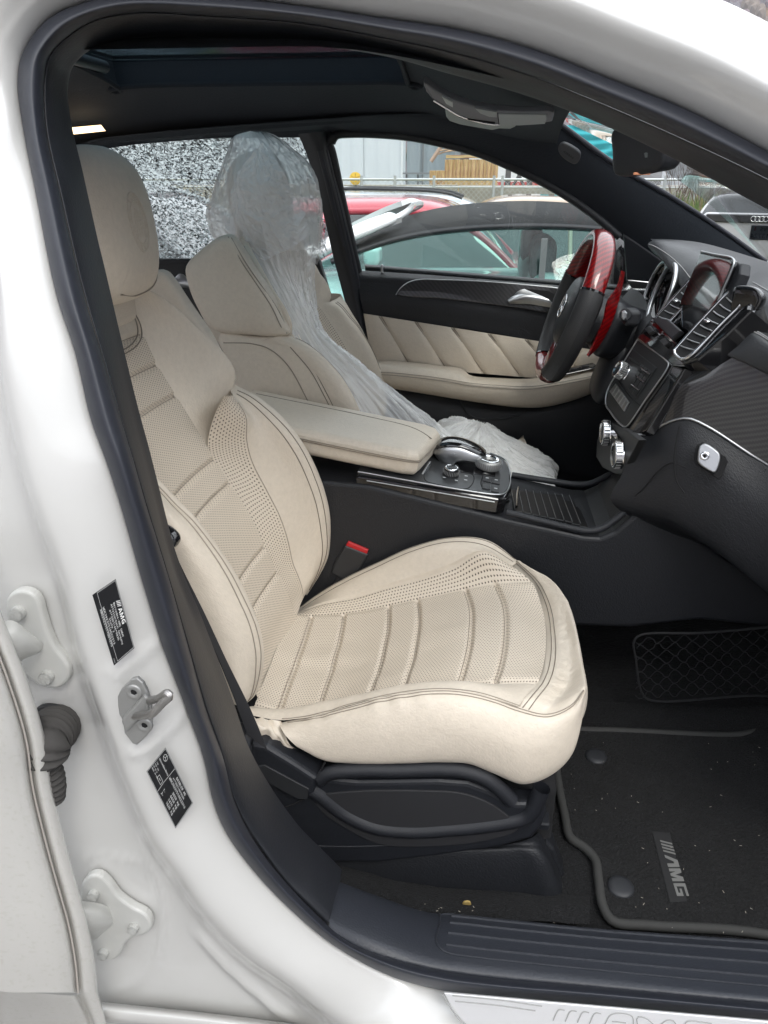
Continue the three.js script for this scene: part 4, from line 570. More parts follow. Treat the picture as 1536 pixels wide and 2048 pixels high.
  obj('lower_trim', sheet(loft([LZ([[742, 765], [900, 795], [1050, 812], [1225, 770], [1330, 760]], -.68), LZ([[750, 800], [900, 820], [1050, 830], [1225, 810], [1330, 800]], -.66), LZ([[800, 900], [900, 920], [1050, 930], [1225, 960], [1330, 960]], -.66)], 30, 5)), M.trimSoft, door);
  obj('map_pocket', tube(LZ([[922, 800], [930, 822], [950, 836], [1000, 838], [1040, 832]], -.655), .003, 30, 6), M.trim, door);
  obj('lock_pin', lathe([[0, .022], [.0035, .021], [.0045, .015], [.0032, .01], [.0042, 0]], { m: new THREE.Matrix4().makeBasis(V(1, 0, 0), V(0, 0, -1), V(0, 1, 0)).setPosition(P(764, 545, -.735)) }, 16), M.satin, door);
  // sail panel, chrome foot and tweeter zone at the front of the window
  obj('sail_panel', slabPx(df, [[1246, 466], [1262, 476], [1325, 520], [1300, 575], [1262, 573], [1253, 560]], .012, .003, { c: 0 }), M.trim, door);
  obj('sail_foot', slabPx(df, [[1254, 556], [1300, 560], [1300, 575], [1262, 573]], .014, .003, { c: .001 }), M.satin, door);
  // door mirror outside
  const mq = P(1238, 520, -.95); const dm = obj('door_mirror', [pillowGeo(frame(mq, mq.clone().add(V(0, 0, 1)), mq.clone().add(V(0, 1, 0))), [[-.12, -.07], [.07, -.075], [.1, -.02], [.07, .07], [-.1, .075], [-.14, .02]].map(q => new THREE.Vector2(...q)), .05, .05)], M.piano, door);
  obj('mirror_arc', tube(L([[1180, 470, -.76], [1205, 458, -.76], [1235, 447, -.76]]), .005, 16, 6), M.trim, door);
  // printed mark on the glass
  const cv = document.createElement('canvas'); cv.width = 128; cv.height = 96; const g = cv.getContext('2d'); g.clearRect(0, 0, 128, 96); g.strokeStyle = g.fillStyle = 'rgba(60,70,70,1)'; g.lineWidth = 2; g.beginPath(); g.arc(64, 14, 9, 0, 7); g.stroke(); g.font = '14px sans-serif'; g.fillText('TEMPERLITE', 22, 42); g.fillText('AS2 M529', 30, 60); g.fillText('43R-0012', 32, 78);
  const t = new THREE.CanvasTexture(cv); t.colorSpace = THREE.SRGBColorSpace; const c0 = onFrame(df, 728, 521), pg = new THREE.PlaneGeometry(.036, .027); pg.translate(c0.x, c0.y, .0005); pg.applyMatrix4(df.m); obj('glass_mark', pg, std([1, 1, 1], .6, { map: t, transparent: true, alphaTest: .3 }), door);
}
{ // pillars and headlining edge of the far side
  const zz = -.68;
  const bp = loft([L([[596, 268, -.62], [610, 300, -.63], [640, 400, -.66], [668, 520, -.7], [700, 640, -.72], [730, 760, -.72], [760, 900, -.72]]), L([[618, 266, -.6], [634, 300, -.61], [660, 400, -.64], [690, 520, -.68], [718, 640, -.7], [742, 760, -.7], [770, 900, -.7]]), L([[640, 264, -.6], [646, 300, -.61], [672, 400, -.645], [702, 520, -.69], [724, 620, -.71], [744, 740, -.71], [775, 900, -.71]]), L([[652, 262, -.64], [660, 300, -.66], [684, 400, -.68], [714, 520, -.73], [732, 620, -.75], [750, 740, -.75], [780, 900, -.75]])], 40, 5);
  obj('b_pillar_trim', sheet(bp), M.trim, car);
  obj('b_pillar_seal', [tube(L([[640, 300, -.612], [664, 400, -.645], [694, 520, -.69], [716, 620, -.71], [738, 740, -.71]]), .008, 50, 8), tube(L([[652, 300, -.63], [676, 400, -.66], [706, 520, -.7], [726, 620, -.72]]), .006, 50, 8)], M.seal, car);
  // roof rail above the far windows, running into the A-pillar
  const railLo = [[130, 318], [200, 298], [330, 284], [470, 274], [600, 266], [662, 262], [700, 264], [800, 270], [900, 289], [1000, 323], [1100, 371], [1180, 425], [1250, 478], [1330, 540], [1400, 600]];
  const railHi = [[130, 296], [200, 277], [330, 262], [470, 250], [600, 240], [680, 234], [760, 228], [850, 226], [950, 228], [1050, 233], [1112, 240], [1236, 330], [1340, 390], [1440, 455], [1530, 520]];
  const zl = [-.72, -.72, -.71, -.7, -.68, -.66, -.655, -.655, -.66, -.665, -.68, -.7, -.72, -.74, -.75], zh = [-.58, -.58, -.57, -.56, -.55, -.54, -.54, -.54, -.54, -.54, -.56, -.62, -.66, -.7, -.72];
  const lo = railLo.map((q, i) => P(q[0], q[1], zl[i])), hi = railHi.map((q, i) => P(q[0], q[1], zh[i])), mid = lo.map((p, i) => p.clone().lerp(hi[i], .5).add(V(-.0, .0, .02)));
  obj('a_pillar_trim', sheet(loft([off(lo, 0, .01, -.05), lo, lo.map((p, i) => p.clone().lerp(hi[i], .15).add(V(0, 0, .012))), mid, hi.map((p, i) => p.clone().lerp(lo[i], .1).add(V(0, 0, .012))), hi, off(hi, .004, -.012, -.03)], 90, 3, { byIndex: true })), M.headliner, car);
  obj('rail_edge', tube(lo.slice(5, 13).map(p => p.clone().add(V(0, 0, .002))), .006, 80, 6), M.seal, car);
  obj('windscreen_seal', tube(hi.slice(10).map(p => p.clone().add(V(.002, -.004, .004))), .006, 50, 8), M.seal, car);
  const af = frame(P(1145, 302, -.59), P(1160, 310, -.592), P(1140, 285, -.572)); const ab = obj('airbag_badge', pillowGeo(af, [[1119, 287], [1128, 281], [1150, 291], [1162, 302], [1160, 317], [1151, 324], [1130, 313], [1119, 300]].map(q => onFrame(af, ...q)), .006, .004, { n: 40, rings: 6, pw: 4, c: .004 }), std([.075, .08, .088], .5), car);
  const cv = document.createElement('canvas'); cv.width = 128; cv.height = 40; const g = cv.getContext('2d'); g.font = 'bold 26px sans-serif'; g.fillStyle = '#20242a'; g.fillText('AIRBAG', 12, 30); const t = new THREE.CanvasTexture(cv); t.colorSpace = THREE.SRGBColorSpace; const pg = new THREE.PlaneGeometry(.042, .014); const cc = onFrame(af, 1141, 303); pg.rotateZ(-.18); pg.translate(cc.x, cc.y, .0108); pg.applyMatrix4(af.m); obj('badge_text', pg, std([1, 1, 1], .6, { map: t, transparent: true, alphaTest: .4 }), ab);
  // rear door of the far side with its shattered window
  const rf = frame(P(200, 518, -.75), P(480, 518, -.75), P(330, 285, -.72));
  const rdr = obj('far_rear_door', slabPx(rf, [[120, 519], [640, 519], [760, 900], [120, 900]], .03, .004, { c: -.012 }), M.trimSoft, car);
  obj('window_moulding', tube([[120, 522], [300, 521], [480, 520], [640, 520]].map(q => fpx(rf, q[0], q[1], .012)), .008, 30, 8), M.trim, rdr);
  const gl = obj('shattered_window', slabPx(rf, [[120, 518], [640, 518], [620, 262], [470, 274], [330, 285], [200, 299], [120, 318]], .004, 0, { c: -.006 }), M.glass, rdr);
  // crazed glass: thousands of granules, flow following the stress lines of the pane
  let pos = [], nor = []; const pD = [], nD = []; const c0 = onFrame(rf, 330, 400), W0 = onFrame(rf, 150, 518), W1 = onFrame(rf, 640, 262); const inside = (x, y) => { const q = (x - W0.x) / (W1.x - W0.x), topv = lin(onFrame(rf, 150, 308).y, onFrame(rf, 600, 266).y, q); return y < topv + .012 && y > W0.y + .002; };
  for (let k = 0; k < 34000; k++) {
    const x = W0.x + rnd() * (W1.x - W0.x), y = W0.y + rnd() * (onFrame(rf, 600, 264).y - W0.y); if (!inside(x, y)) continue;
    const dens = fbm(x * 9 + 3, y * 9 + 8, 3); if (rnd() > .25 + 1.1 * dens) continue;
    const flow = -.55 + 2.2 * (fbm(x * 3.2 + 11, y * 3.2 + 2, 2) - .5) + (rnd() - .5) * .7 + (rnd() < .3 ? 1.35 : 0), l = .0018 + rnd() * .0036, w = .0005 + rnd() * .0008, ca = Math.cos(flow), sa = Math.sin(flow), tz = (rnd() - .5) * .003;
    const q = [[-l, -w], [l, -w * .4], [l * .8, w], [-l * .7, w * .8]].map(([a, b], i) => at(rf, x + a * ca - b * sa, y + a * sa + b * ca, -.001 + (i < 2 ? tz : -tz)));
    const n = q[1].clone().sub(q[0]).cross(q[2].clone().sub(q[0])).normalize(); const dk = rnd() < .42; for (const i of [0, 1, 2, 0, 2, 3]) { (dk ? pD : pos).push(q[i].x, q[i].y, q[i].z); (dk ? nD : nor).push(n.x, n.y, n.z); }
  }
  { const cg = new THREE.BufferGeometry(); cg.setAttribute('position', new THREE.Float32BufferAttribute(pD, 3)); cg.setAttribute('normal', new THREE.Float32BufferAttribute(nD, 3)); obj('dark_reflection_shards', cg, M.shardDark, gl).userData.kind = 'stuff'; }  // dark shards: reflection of the dark cabin painted in as colour
  const cg = new THREE.BufferGeometry(); cg.setAttribute('position', new THREE.Float32BufferAttribute(pos, 3)); cg.setAttribute('normal', new THREE.Float32BufferAttribute(nor, 3)); const ck = obj('glass_fragments', cg, M.shard, gl); ck.userData.kind = 'stuff';
  const hf = frame(P(360, 560, -.7), P(390, 560, -.7), P(360, 540, -.7)); obj('rear_handle', [thick(loft([[[340, 564], [352, 556], [362, 547], [370, 549]], [[340, 568], [358, 564], [375, 566], [395, 570]], [[342, 572], [360, 572], [380, 574], [396, 576]]].map((r, j) => r.map(q => fpx(hf, q[0], q[1], [.01, .018, .008][j]))), 12, 4), .003)], M.satin, rdr);
  obj('door_insert', slabPx(hf, [[380, 640], [700, 640], [720, 800], [400, 800]], .012, .004, { c: -.02 }), M.leather, rdr);
}
{ // windscreen, overhead console, interior mirror
  const top = L([[1118, 236, -.57], [1135, 228, -.2], [1150, 222, .2], [1158, 224, .54]]), bot = L([[1545, 530, -.72], [1700, 560, -.3], [1800, 580, .2], [1720, 510, .66]]);
  const c = top.map((p, i) => p.clone().lerp(bot[i], .5).add(V(.02, .03, 0)));
  obj('windscreen', sheet(loft([top, c, bot], 20, 10)), M.glass, car);
  // overhead console: pale arched housing with lamp lenses under the header
  const C3 = (x, y) => [820 + x * .2214, 120 + y * .2214];
  const oz = (x) => lin(-.14, .06, x);
  const oc = thing('overhead_console', 'grey overhead console with lamp lenses hanging under the headliner', 'overhead console');
  const up = [[125, 178], [230, 262], [330, 320], [470, 375], [620, 415], [780, 445], [950, 455], [1100, 457], [1260, 452], [1295, 462]], dn = [[1300, 500], [1285, 545], [1200, 560], [1100, 570], [900, 578], [760, 565], [600, 535], [440, 480], [330, 415], [215, 345], [150, 270], [125, 220]];
  const c0 = P(...C3(700, 480), -.02), ofr = frame(c0, c0.clone().add(V(1, -.12, 0)), c0.clone().add(V(0, .62, .78)));
  if (ofr.n.z < 0) { ofr.n.negate(); ofr.v.negate(); ofr.m = new THREE.Matrix4().makeBasis(ofr.u, ofr.v, ofr.n).setPosition(ofr.o); }
  const sl = (a, t, b, c, m, n, o = {}) => obj(n, slabPx(ofr, a.map(q => C3(...q)), t, b, { c, ...o }), m, oc);
  sl([...up, ...dn], .016, .004, -.012, std([.2, .205, .22], .4), 'housing');
  sl([[300, 430], [318, 550], [350, 590], [440, 620], [600, 650], [740, 672], [800, 658], [900, 662], [940, 645], [1010, 580], [900, 560], [600, 520], [440, 470]], .012, .003, -.02, std([.34, .38, .37], .55), 'switch_panel');
  sl([[800, 462], [1235, 468], [1240, 510], [1222, 552], [1000, 566], [812, 566]], .004, .0012, .0025, std([.36, .39, .39], .4), 'lamp_cover');
  sl([[590, 412], [790, 446], [790, 495], [720, 490], [640, 460]], .004, .0012, .0022, std([.36, .39, .39], .4), 'button');
  sl([[290, 302], [392, 360], [390, 404], [330, 372]], .004, .0012, .0022, std([.5, .54, .53], .4), 'button');
  sl([[135, 190], [155, 195], [160, 240], [210, 330], [150, 262]], .003, .001, .0022, std([.22, .22, .23], .4), 'end_cap');
  obj('bright_strip', tube([[215, 347], [330, 417], [440, 482], [600, 536], [760, 566], [930, 552]].map(q => fpx(ofr, ...C3(...q), .004)), .0022, 40, 6), M.chrome, oc);
  obj('joint_shade_line', tube([[800, 462], [802, 510], [810, 566]].map(q => fpx(ofr, ...C3(...q), .005)), .001, 10, 5), M.dark, oc); obj('joint_shade_line', tube([[450, 492], [560, 520], [770, 548]].map(q => fpx(ofr, ...C3(...q), .0045)), .0016, 16, 5), M.dark, oc);  // dark tubes along the panel seams stand in for gap shade
  // mirror
  const mi = thing('rear_view_mirror', 'black interior mirror housing hanging from the windscreen', 'mirror');
  const mz = .02, Mx = [[1236, 262], [1237, 300], [1240, 345], [1250, 351], [1272, 352], [1300, 347], [1332, 338], [1341, 320], [1342, 290], [1320, 270], [1280, 252]]; const mf = frame(P(1238, 340, mz), P(1338, 325, mz + .1), P(1238, 262, mz));
  obj('housing', pillowGeo(mf, Mx.map(q => onFrame(mf, ...q)), .02, .035, { n: 60, rings: 10, pw: 5 }), M.trim, mi); obj('stalk', cyl(fpx(mf, 1290, 262, -.01), P(1275, 228, mz + .02), .014), M.trim, mi);
  obj('sensor', slabPx(mf, [[1306, 302], [1312, 300], [1316, 302], [1315, 314], [1308, 315]], .006, .002, { c: .014 }), M.greyTrim, mi); obj('underside_lamp', boxAt(...fpx(mf, 1291, 346, .008).toArray(), .026, .004, .012, .0015), std([.8, .35, .2], .4, { emissive: new THREE.Color(1, .4, .2), emissiveIntensity: .1 }), mi);
}
// ---------------------------------------------------------------- seats (built for the passenger side, mirrored for the driver)
const PD = (x, y, z) => { const p = P(x, y, z); return V(p.x - .047, p.y - .042, -p.z); }; // driver-seat pixel in passenger-seat space
const seatTag = ['passenger_seat', 'cream perforated leather passenger seat, empty and uncovered, with black base', 'seat', 'cream leather front seats'];
const seat = thing(...seatTag);
const wr = (u, v) => .0016 * (fbm(u * 24, v * 24, 3) - .5);
{ // ---- cushion
  const zc = (r, z) => r.map((q, i) => P(q[0], q[1], Array.isArray(z) ? lin(z[0], z[1], i / (r.length - 1)) : z));
  const C1 = zc([[590, 1222], [660, 1172], [760, 1122], [850, 1085], [920, 1073], [975, 1080], [1010, 1098], [1036, 1122]], [.135, .15]);
  const C1b = zc([[592, 1226], [660, 1184], [760, 1135], [850, 1098], [915, 1087], [965, 1093], [1000, 1110], [1030, 1128]], [.155, .17]);
  const C2 = zc([[588, 1228], [650, 1206], [720, 1192], [792, 1169], [865, 1150], [914, 1130], [940, 1113], [962, 1103], [1000, 1114], [1026, 1132]], [.192, .178]);
  const C3 = zc([[582, 1230], [631, 1231], [670, 1230], [753, 1218], [811, 1204], [904, 1186], [962, 1171], [1062, 1163]], [.23, .205]);
  const C0 = off(C1, 0, -.16, -.02), C1o = off(C1, 0, -.05, -.022);
  const lat = (a, b, t, dy) => a.map((p, i) => p.clone().lerp(b[i], t).add(V(0, dy, 0)));
  const n8 = (r) => spaced(r, 7);
  const C5 = zc([[486, 1428], [567, 1440], [645, 1428], [723, 1404], [802, 1387], [880, 1379], [938, 1384], [987, 1396], [1036, 1413]], [.6, .615]);
  const C4 = zc([[488, 1414], [567, 1418], [631, 1406], [723, 1387], [802, 1370], [880, 1362], [938, 1363], [990, 1374], [1052, 1394]], [.575, .585]);
  const c3 = n8(C3), c4 = n8(C4);
  const V4 = c4.map((p, i) => { const k = Math.min(1, i / 6); return V(p.x + .002, p.y - [.03, .045, .055, .05, .05, .045, .03, .008][i], p.z - .045); });
  const FR = L([[1028, 1126, .16], [1066, 1166, .2], [1087, 1215, .27], [1095, 1270, .36], [1092, 1322, .45], [1077, 1364, .53], [1050, 1396, .59]]);
  const mixr = (t, fr, sag) => c3.map((p, i) => { const q = V(lin(p.x, V4[i].x, t), lin(p.y, V4[i].y, t) - [.0, .006, .01, .012, .01, .006, .002, 0][i] * sag, lin(p.z, V4[i].z, t)); const base = V(lin(c3[7].x, V4[7].x, t), lin(c3[7].y, V4[7].y, t), lin(c3[7].z, V4[7].z, t)), d = fr.clone().sub(base), k = Math.pow(i / 7, 8); return q.addScaledVector(d, k); });
  V4[7].copy(FR[5]); const Ca = mixr(.22, FR[2].clone().add(V(-.003, -.004, 0)), .7), Cm = mixr(.5, FR[3].clone().add(V(-.003, -.004, 0)), 1), Cb = mixr(.78, FR[4].clone().add(V(-.003, -.004, 0)), .7);
  const seams = [.085, .22, .41, .533, .735, .857];
  const NU = 168, NV = 10, rails = [C0, C1o, C1, C1b, C2, C3, Ca, Cm, Cb, V4, C4, C5].map((r, i) => n8(r)); const nj = NV * 11;
  const jc = k => k * NV / nj;
  const disp = (u, v, um, vm) => { let d = wr(um, vm);
    if (v >= jc(5) && v <= jc(9)) { let g = 0; for (const s of seams) g += bell(u, s, .008); const puff = .004 * Math.pow(Math.abs(Math.sin(Math.PI * (seams.reduce((a, s) => a + (u > s ? 1 : 0), 0) + .5))), 1); d += -.0085 * g + .004; const mid = 1 - Math.abs((v - jc(7)) / (jc(2))); d += .007 * (fbm(um * 9 + 4, vm * 26, 4) - .5) * (u < .75 ? 1.4 : .5) * mid; }
    d -= .006 * bell(v, jc(5), .006) + .006 * bell(v, jc(9), .007) + .0055 * bell(v, jc(4), .005);
    if (v > jc(10)) d += .0005 * Math.sin(um * 160 + 8 * fbm(um * 20, vm * 20)) * bell(u, .3, .2) * (v - jc(10)) / jc(1); 
    return -d; };
  // sign: grid normals point down here, so the displacement is negated
  const s = loft(rails, NU, NV, { disp, byIndex: true });
  const cush = obj('cushion', [sheet(s, 0, NU, 0, NV * 4, true), sheet(s, 0, NU, NV * 9, NV * 11, true)], M.leather, seat);
  obj('perforated_strip', sheet(s, 0, NU, NV * 4, NV * 5, true), M.perfStrip, cush);
  const cuts = [0, ...seams.map(q => Math.round(q * NU)), NU]; for (let k = 0; k < cuts.length - 1; k++) obj('insert_panel', sheet(s, cuts[k], cuts[k + 1], NV * 5, NV * 9, true), M.perf, cush);
  const alongJ = (j, i0, i1, c) => { const r = []; for (let i = i0; i <= i1; i += 4) r.push(s.g[i][j].clone().addScaledVector(s.N[i][j], -c)); return r; };
  const alongI = (i, j0, j1, c) => { const r = []; for (let j = j0; j <= j1; j += 2) r.push(s.g[i][j].clone().addScaledVector(s.N[i][j], -c)); return r; };
  for (const j of [NV * 2 + 3, NV * 3 - 2]) obj('stitch_line', tube(alongJ(j, 6, NU - 2, .0004), .0008, 160, 5), M.stitchDark, cush);
  for (const j of [NV * 11 - 1]) obj('stitch_line', tube(alongJ(j, 24, NU, .0004), .0008, 120, 5), M.stitch, cush);
  for (const q of seams) obj('stitch_line', tube(alongI(Math.round(q * NU) - 1, NV * 5, NV * 9, .0006), .0006, 60, 4), M.stitch, cush);
  // front border
  const ext = (r, q) => [...r, P(...q)]; const F0 = ext(L([[1028, 1126, .16], [1066, 1166, .2], [1087, 1215, .27], [1095, 1270, .36], [1092, 1322, .45], [1077, 1364, .53], [1050, 1396, .59]]), [1034, 1415, .606]);
  const F1 = ext(L([[1040, 1122, .165], [1088, 1158, .21], [1118, 1200, .28], [1134, 1262, .37], [1141, 1325, .46], [1132, 1378, .54], [1104, 1412, .592]]), [1096, 1430, .607]);
  const F2 = ext(L([[1047, 1132, .165], [1096, 1155, .21], [1131, 1196, .28], [1150, 1252, .37], [1162, 1315, .46], [1168, 1352, .53], [1168, 1380, .585]]), [1150, 1408, .6]);
  const F3 = F2.map((p, i) => i === 7 ? V(p.x - .006, p.y - .008, p.z - .006) : V(p.x + .004, p.y - .06, p.z - (i === 6 ? .012 : 0))), F4 = F2.map((p, i) => i === 7 ? V(p.x - .012, p.y - .016, p.z - .012) : V(p.x - .03, p.y - .15, p.z - (i === 6 ? .03 : 0)));
  const fs = loft([off(F0, -.012, -.012, 0), F0, F0.map((p, i) => p.clone().lerp(F1[i], .45).add(V(0, i < 6 ? .0035 : 0, 0))), F1, F2, F3, F4], 160, 12, { disp: (u, v, um, vm) => .0022 * (fbm(um * 55, vm * 40, 4) - .5) * bell(v, .5, .25) + .0026 * Math.pow(Math.abs(fbm(um * 70 + 3, vm * 45, 3) - .5), .5) * bell(v, .48, .16) });
  obj('front_border', sheet(fs), M.leather, cush);
  for (const t of [.24, .31]) { const j = Math.round(fs.nj * t), r = []; for (let i = 0; i <= fs.nu; i += 4) r.push(fs.g[i][j].clone().addScaledVector(fs.N[i][j], .0003)); const r2 = []; for (let i = 0; i <= fs.nu; i += 4) r2.push(fs.g[i][j].clone().addScaledVector(fs.N[i][j], -.0003)); obj('stitch_line', [tube(r, .0008, 90, 5), tube(r2, .0008, 90, 5)], M.stitchDark, cush); }
  // side skirt
  const K0 = L([[560, 1447, .6], [645, 1428, .606], [723, 1404, .61], [802, 1387, .612], [880, 1379, .613], [938, 1384, .613], [987, 1396, .613], [1036, 1413, .612], [1095, 1426, .608], [1143, 1408, .6], [1168, 1380, .59]]);
  const K2 = L([[572, 1472, .628], [640, 1490, .634], [723, 1480, .64], [802, 1470, .642], [880, 1462, .644], [938, 1465, .645], [987, 1475, .645], [1050, 1500, .642], [1105, 1495, .63], [1150, 1460, .612], [1171, 1390, .592]]);
  const K3 = L([[600, 1495, .63], [650, 1520, .632], [723, 1527, .635], [802, 1526, .636], [880, 1524, .636], [938, 1528, .636], [985, 1546, .634], [1046, 1568, .63], [1100, 1552, .62], [1143, 1512, .608], [1168, 1420, .592]]);
  const K4 = K3.map(p => V(p.x, p.y - .004, p.z - .05));
  const K1 = K0.map((p, i) => p.clone().lerp(K2[i], .3).add(V(0, .004, .006)));
  const ks = loft([K0, K1, K2, K3, K4], 110, 8, { byIndex: true, disp: (u, v, um, vm) => .003 * (fbm(um * 9, vm * 14, 3) - .5) + .0014 * Math.sin(um * 150 + 9 * fbm(um * 15, vm * 9)) * bell(u, .22, .16) * bell(v, .12, .2) });
  obj('side_skirt', sheet(ks), M.leather, cush);
  for (const j of [1, 3]) { const r = [], r2 = []; for (let i = 2; i <= ks.nu; i += 3) { r.push(ks.g[i][j].clone().addScaledVector(ks.N[i][j], .0005)); r2.push(ks.g[i][j].clone().addScaledVector(ks.N[i][j], -.0005)); } obj('stitch_line', [tube(r, .0008, 160, 5), tube(r2, .0008, 160, 5)], M.stitch, cush); }
  obj('corner_tab', sheet(loft([L([[488, 1430, .598], [520, 1436, .602], [562, 1442, .604]]), L([[500, 1450, .62], [535, 1458, .622], [580, 1490, .622]]), L([[500, 1470, .62], [540, 1490, .622], [596, 1500, .622]])], 12, 4, { disp: (u, v) => .003 * Math.sin(u * 22) })), M.leather, cush);
}
{ // ---- backrest
  const far = [[600, 1256], [584, 1220], [571, 1182], [551, 1145], [526, 1093], [497, 1034], [456, 967], [423, 915], [386, 852], [348, 791], [311, 730], [285, 675], [262, 630], [243, 596]].map(q => P(q[0], q[1], .245));
  const lat = (z, dx) => far.map(p => V(p.x + dx, p.y, z));
  const ys = far.map(p => p.y), seamY = [.727, .781, .906, .951, 1.067, 1.12, 1.172];
  const NU = 180, NV = 12; const s0 = loft([lat(.245, 0), lat(.3, -.006), lat(.375, -.009), lat(.45, -.006), lat(.515, 0)], NU, NV);
  // displace grooves by height
  for (let i = 0; i <= NU; i++) for (let j = 0; j <= s0.nj; j++) { const p = s0.g[i][j]; let g = 0; for (const y of seamY) g += bell(p.y, y, .0038); const d = .004 - .0075 * g + .002 * (fbm(p.y * 30, p.z * 30, 3) - .5); p.x += d * .9; p.y += d * .35; }
  s0.N = gridNormals(s0.g);
  const iAt = y => { let b = 0; for (let i = 0; i <= NU; i++) if (Math.abs(s0.g[i][24].y - y) < Math.abs(s0.g[b][24].y - y)) b = i; return b; };
  const cuts = [0, ...seamY.map(iAt), NU];
  const back = obj('backrest', sheet(s0, cuts[7], NU), M.leather, seat); // plain leather field under the headrest
  for (let k = 0; k < 7; k++) obj('insert_panel', sheet(s0, cuts[k], cuts[k + 1]), M.perf, back);
  for (const y of seamY) { const i = iAt(y), r = []; for (let j = 0; j <= s0.nj; j += 3) r.push(s0.g[i][j].clone().add(V(.0012, .0006, 0))); obj('stitch_line', tube(r, .0006, 40, 4), M.stitch, back); }
  // neck patch stitching
  const nk = [[222, 590], [252, 618], [270, 647], [275, 672], [266, 693], [241, 711], [215, 722]], nk2 = nk.map(q => [q[0] - 8, q[1] - 5]); const npf = frame(P(285, 675, .245), P(285, 675, .245).setZ(.5), P(243, 596, .245)); for (const n of [nk, nk2]) obj('stitch_line', tube(n.map(q => fpx(npf, q[0], q[1], 0).add(V(.008, .003, 0))), .0011, 50, 5), M.stitchDark, back);
  // far bolster
  const insF = [[596, 1240], [584, 1220], [571, 1182], [551, 1145], [526, 1093], [497, 1034], [456, 967], [428, 918], [422, 885], [437, 826], [455, 790]].map(q => P(q[0], q[1], .245).add(V(-.006, -.002, 0)));
  const B6 = [[606, 1196], [604, 1179], [599, 1160], [586, 1127], [575, 1079], [560, 1034], [534, 982], [504, 923], [493, 878], [492, 835], [466, 790]].map(q => P(q[0], q[1], .19));
  const B6b = [[612, 1188], [628, 1150], [628, 1120], [620, 1085], [612, 1045], [597, 1000], [575, 950], [545, 900], [520, 855], [500, 825], [463, 786]].map(q => P(q[0], q[1], .165));
  const B7 = [[614, 1186], [636, 1146], [649, 1105], [648, 1060], [638, 1001], [623, 956], [601, 908], [571, 863], [534, 826], [497, 796], [461, 779]].map(q => P(q[0], q[1], .15));
  const B8 = [[612, 1190], [643, 1142], [657, 1108], [661, 1064], [658, 1019], [645, 967], [623, 915], [590, 863], [553, 822], [508, 789], [467, 769]].map(q => P(q[0], q[1], .128));
  const B9 = B8.map(p => V(p.x - .025, p.y, p.z - .012)), B10 = B8.map(p => V(p.x - .12, p.y - .04, p.z));
  const bs = loft([insF, B6, B6b, B7, B8, B9, B10], 120, 8, { byIndex: true, disp: (u, v, um, vm) => wr(um, vm) });
  obj('bolster', sheet(bs, 0, 120, 8, bs.nj), M.leather, back); obj('perforated_strip', sheet(bs, 0, 120, 0, 8), M.perfStrip, back);
  const line = (S, j, c, i0 = 2, i1 = S.nu - 2) => { const r = []; for (let i = i0; i <= i1; i += 3) r.push(S.g[i][j].clone().addScaledVector(S.N[i][j], c)); return tube(r, .0009, 120, 5); };
  for (const j of [22, 26]) obj('stitch_line', [line(bs, j, .0005), line(bs, j, -.0005)], M.stitchDark, back);
  obj('stitch_line', [line(bs, 8, .0003), line(bs, 8, -.0003)], M.stitch, back);
  // near bolster
  const b1 = [[484, 1412], [503, 1392], [516, 1350], [519, 1300], [508, 1249], [489, 1205], [460, 1149], [423, 1093], [386, 1045], [348, 1008], [308, 967], [272, 943]];
  const N1 = b1.map(q => P(q[0], q[1], .605)), N2 = [[492, 1408], [511, 1388], [524, 1348], [527, 1298], [516, 1245], [497, 1198], [468, 1141], [431, 1085], [394, 1037], [355, 998], [315, 956], [276, 934]].map(q => P(q[0], q[1], .585));
  const nIn = N2.map(p => { let b = far[0]; for (const q of far) if (Math.abs(q.y - p.y) < Math.abs(b.y - p.y)) b = q; const k = far.indexOf(b), o = far[Math.min(far.length - 1, k + 1)], q0 = far[Math.max(0, k - 1)]; const t = clamp((p.y - q0.y) / (o.y - q0.y), 0, 1); return V(lin(q0.x, o.x, t) - .004, p.y, .515); });
  const nMid = N2.map((p, i) => p.clone().lerp(nIn[i], .5).add(V(.004, 0, .012)));
  const N0 = [[478, 1412], [466, 1372], [436, 1312], [405, 1250], [385, 1208], [366, 1160], [352, 1122], [338, 1086], [322, 1050], [304, 1010], [285, 975], [268, 950]].map(q => P(q[0], q[1], .645));
  const Nm = N1.map((p, i) => p.clone().lerp(N0[i], .45).add(V(.006, 0, .014))), Nb = N0.map(p => V(p.x - .1, p.y, p.z - .01));
  const ns = loft([nIn, nMid, N2, N1, Nm, N0, Nb], 120, 8, { byIndex: true, disp: (u, v, um, vm) => wr(um, vm) });
  const nb = obj('bolster', sheet(ns, 0, 120, 8, ns.nj), M.leather, back); obj('perforated_strip', sheet(ns, 0, 120, 0, 8), M.perfStrip, back);
  for (const j of [23, 26]) obj('stitch_line', [line(ns, j, .0005), line(ns, j, -.0005)], M.stitch, back);
  // shoulders: traced on the far side, mirrored to the near side
  const mirror = r => r.map(p => V(p.x, p.y, .75 - p.z));
  const U0 = [[426, 920], [386, 852], [348, 791], [311, 730], [285, 675], [262, 630], [236, 588]].map(q => P(q[0], q[1], .245)), U1 = [[428, 870], [424, 800], [400, 745], [362, 690], [325, 640], [285, 598], [246, 572]].map((q, i) => P(q[0], q[1], [.2, .19, .19, .2, .21, .23, .25][i]));
  const U2 = [[462, 783], [470, 745], [455, 715], [425, 683], [385, 645], [330, 597], [256, 562]].map((q, i) => P(q[0], q[1], [.14, .135, .14, .15, .17, .2, .26][i])), U3 = U2.map(p => V(p.x - .012, p.y + .001, p.z - .002)), U4 = U2.map(p => V(p.x - .03, p.y - .02, p.z + .01));
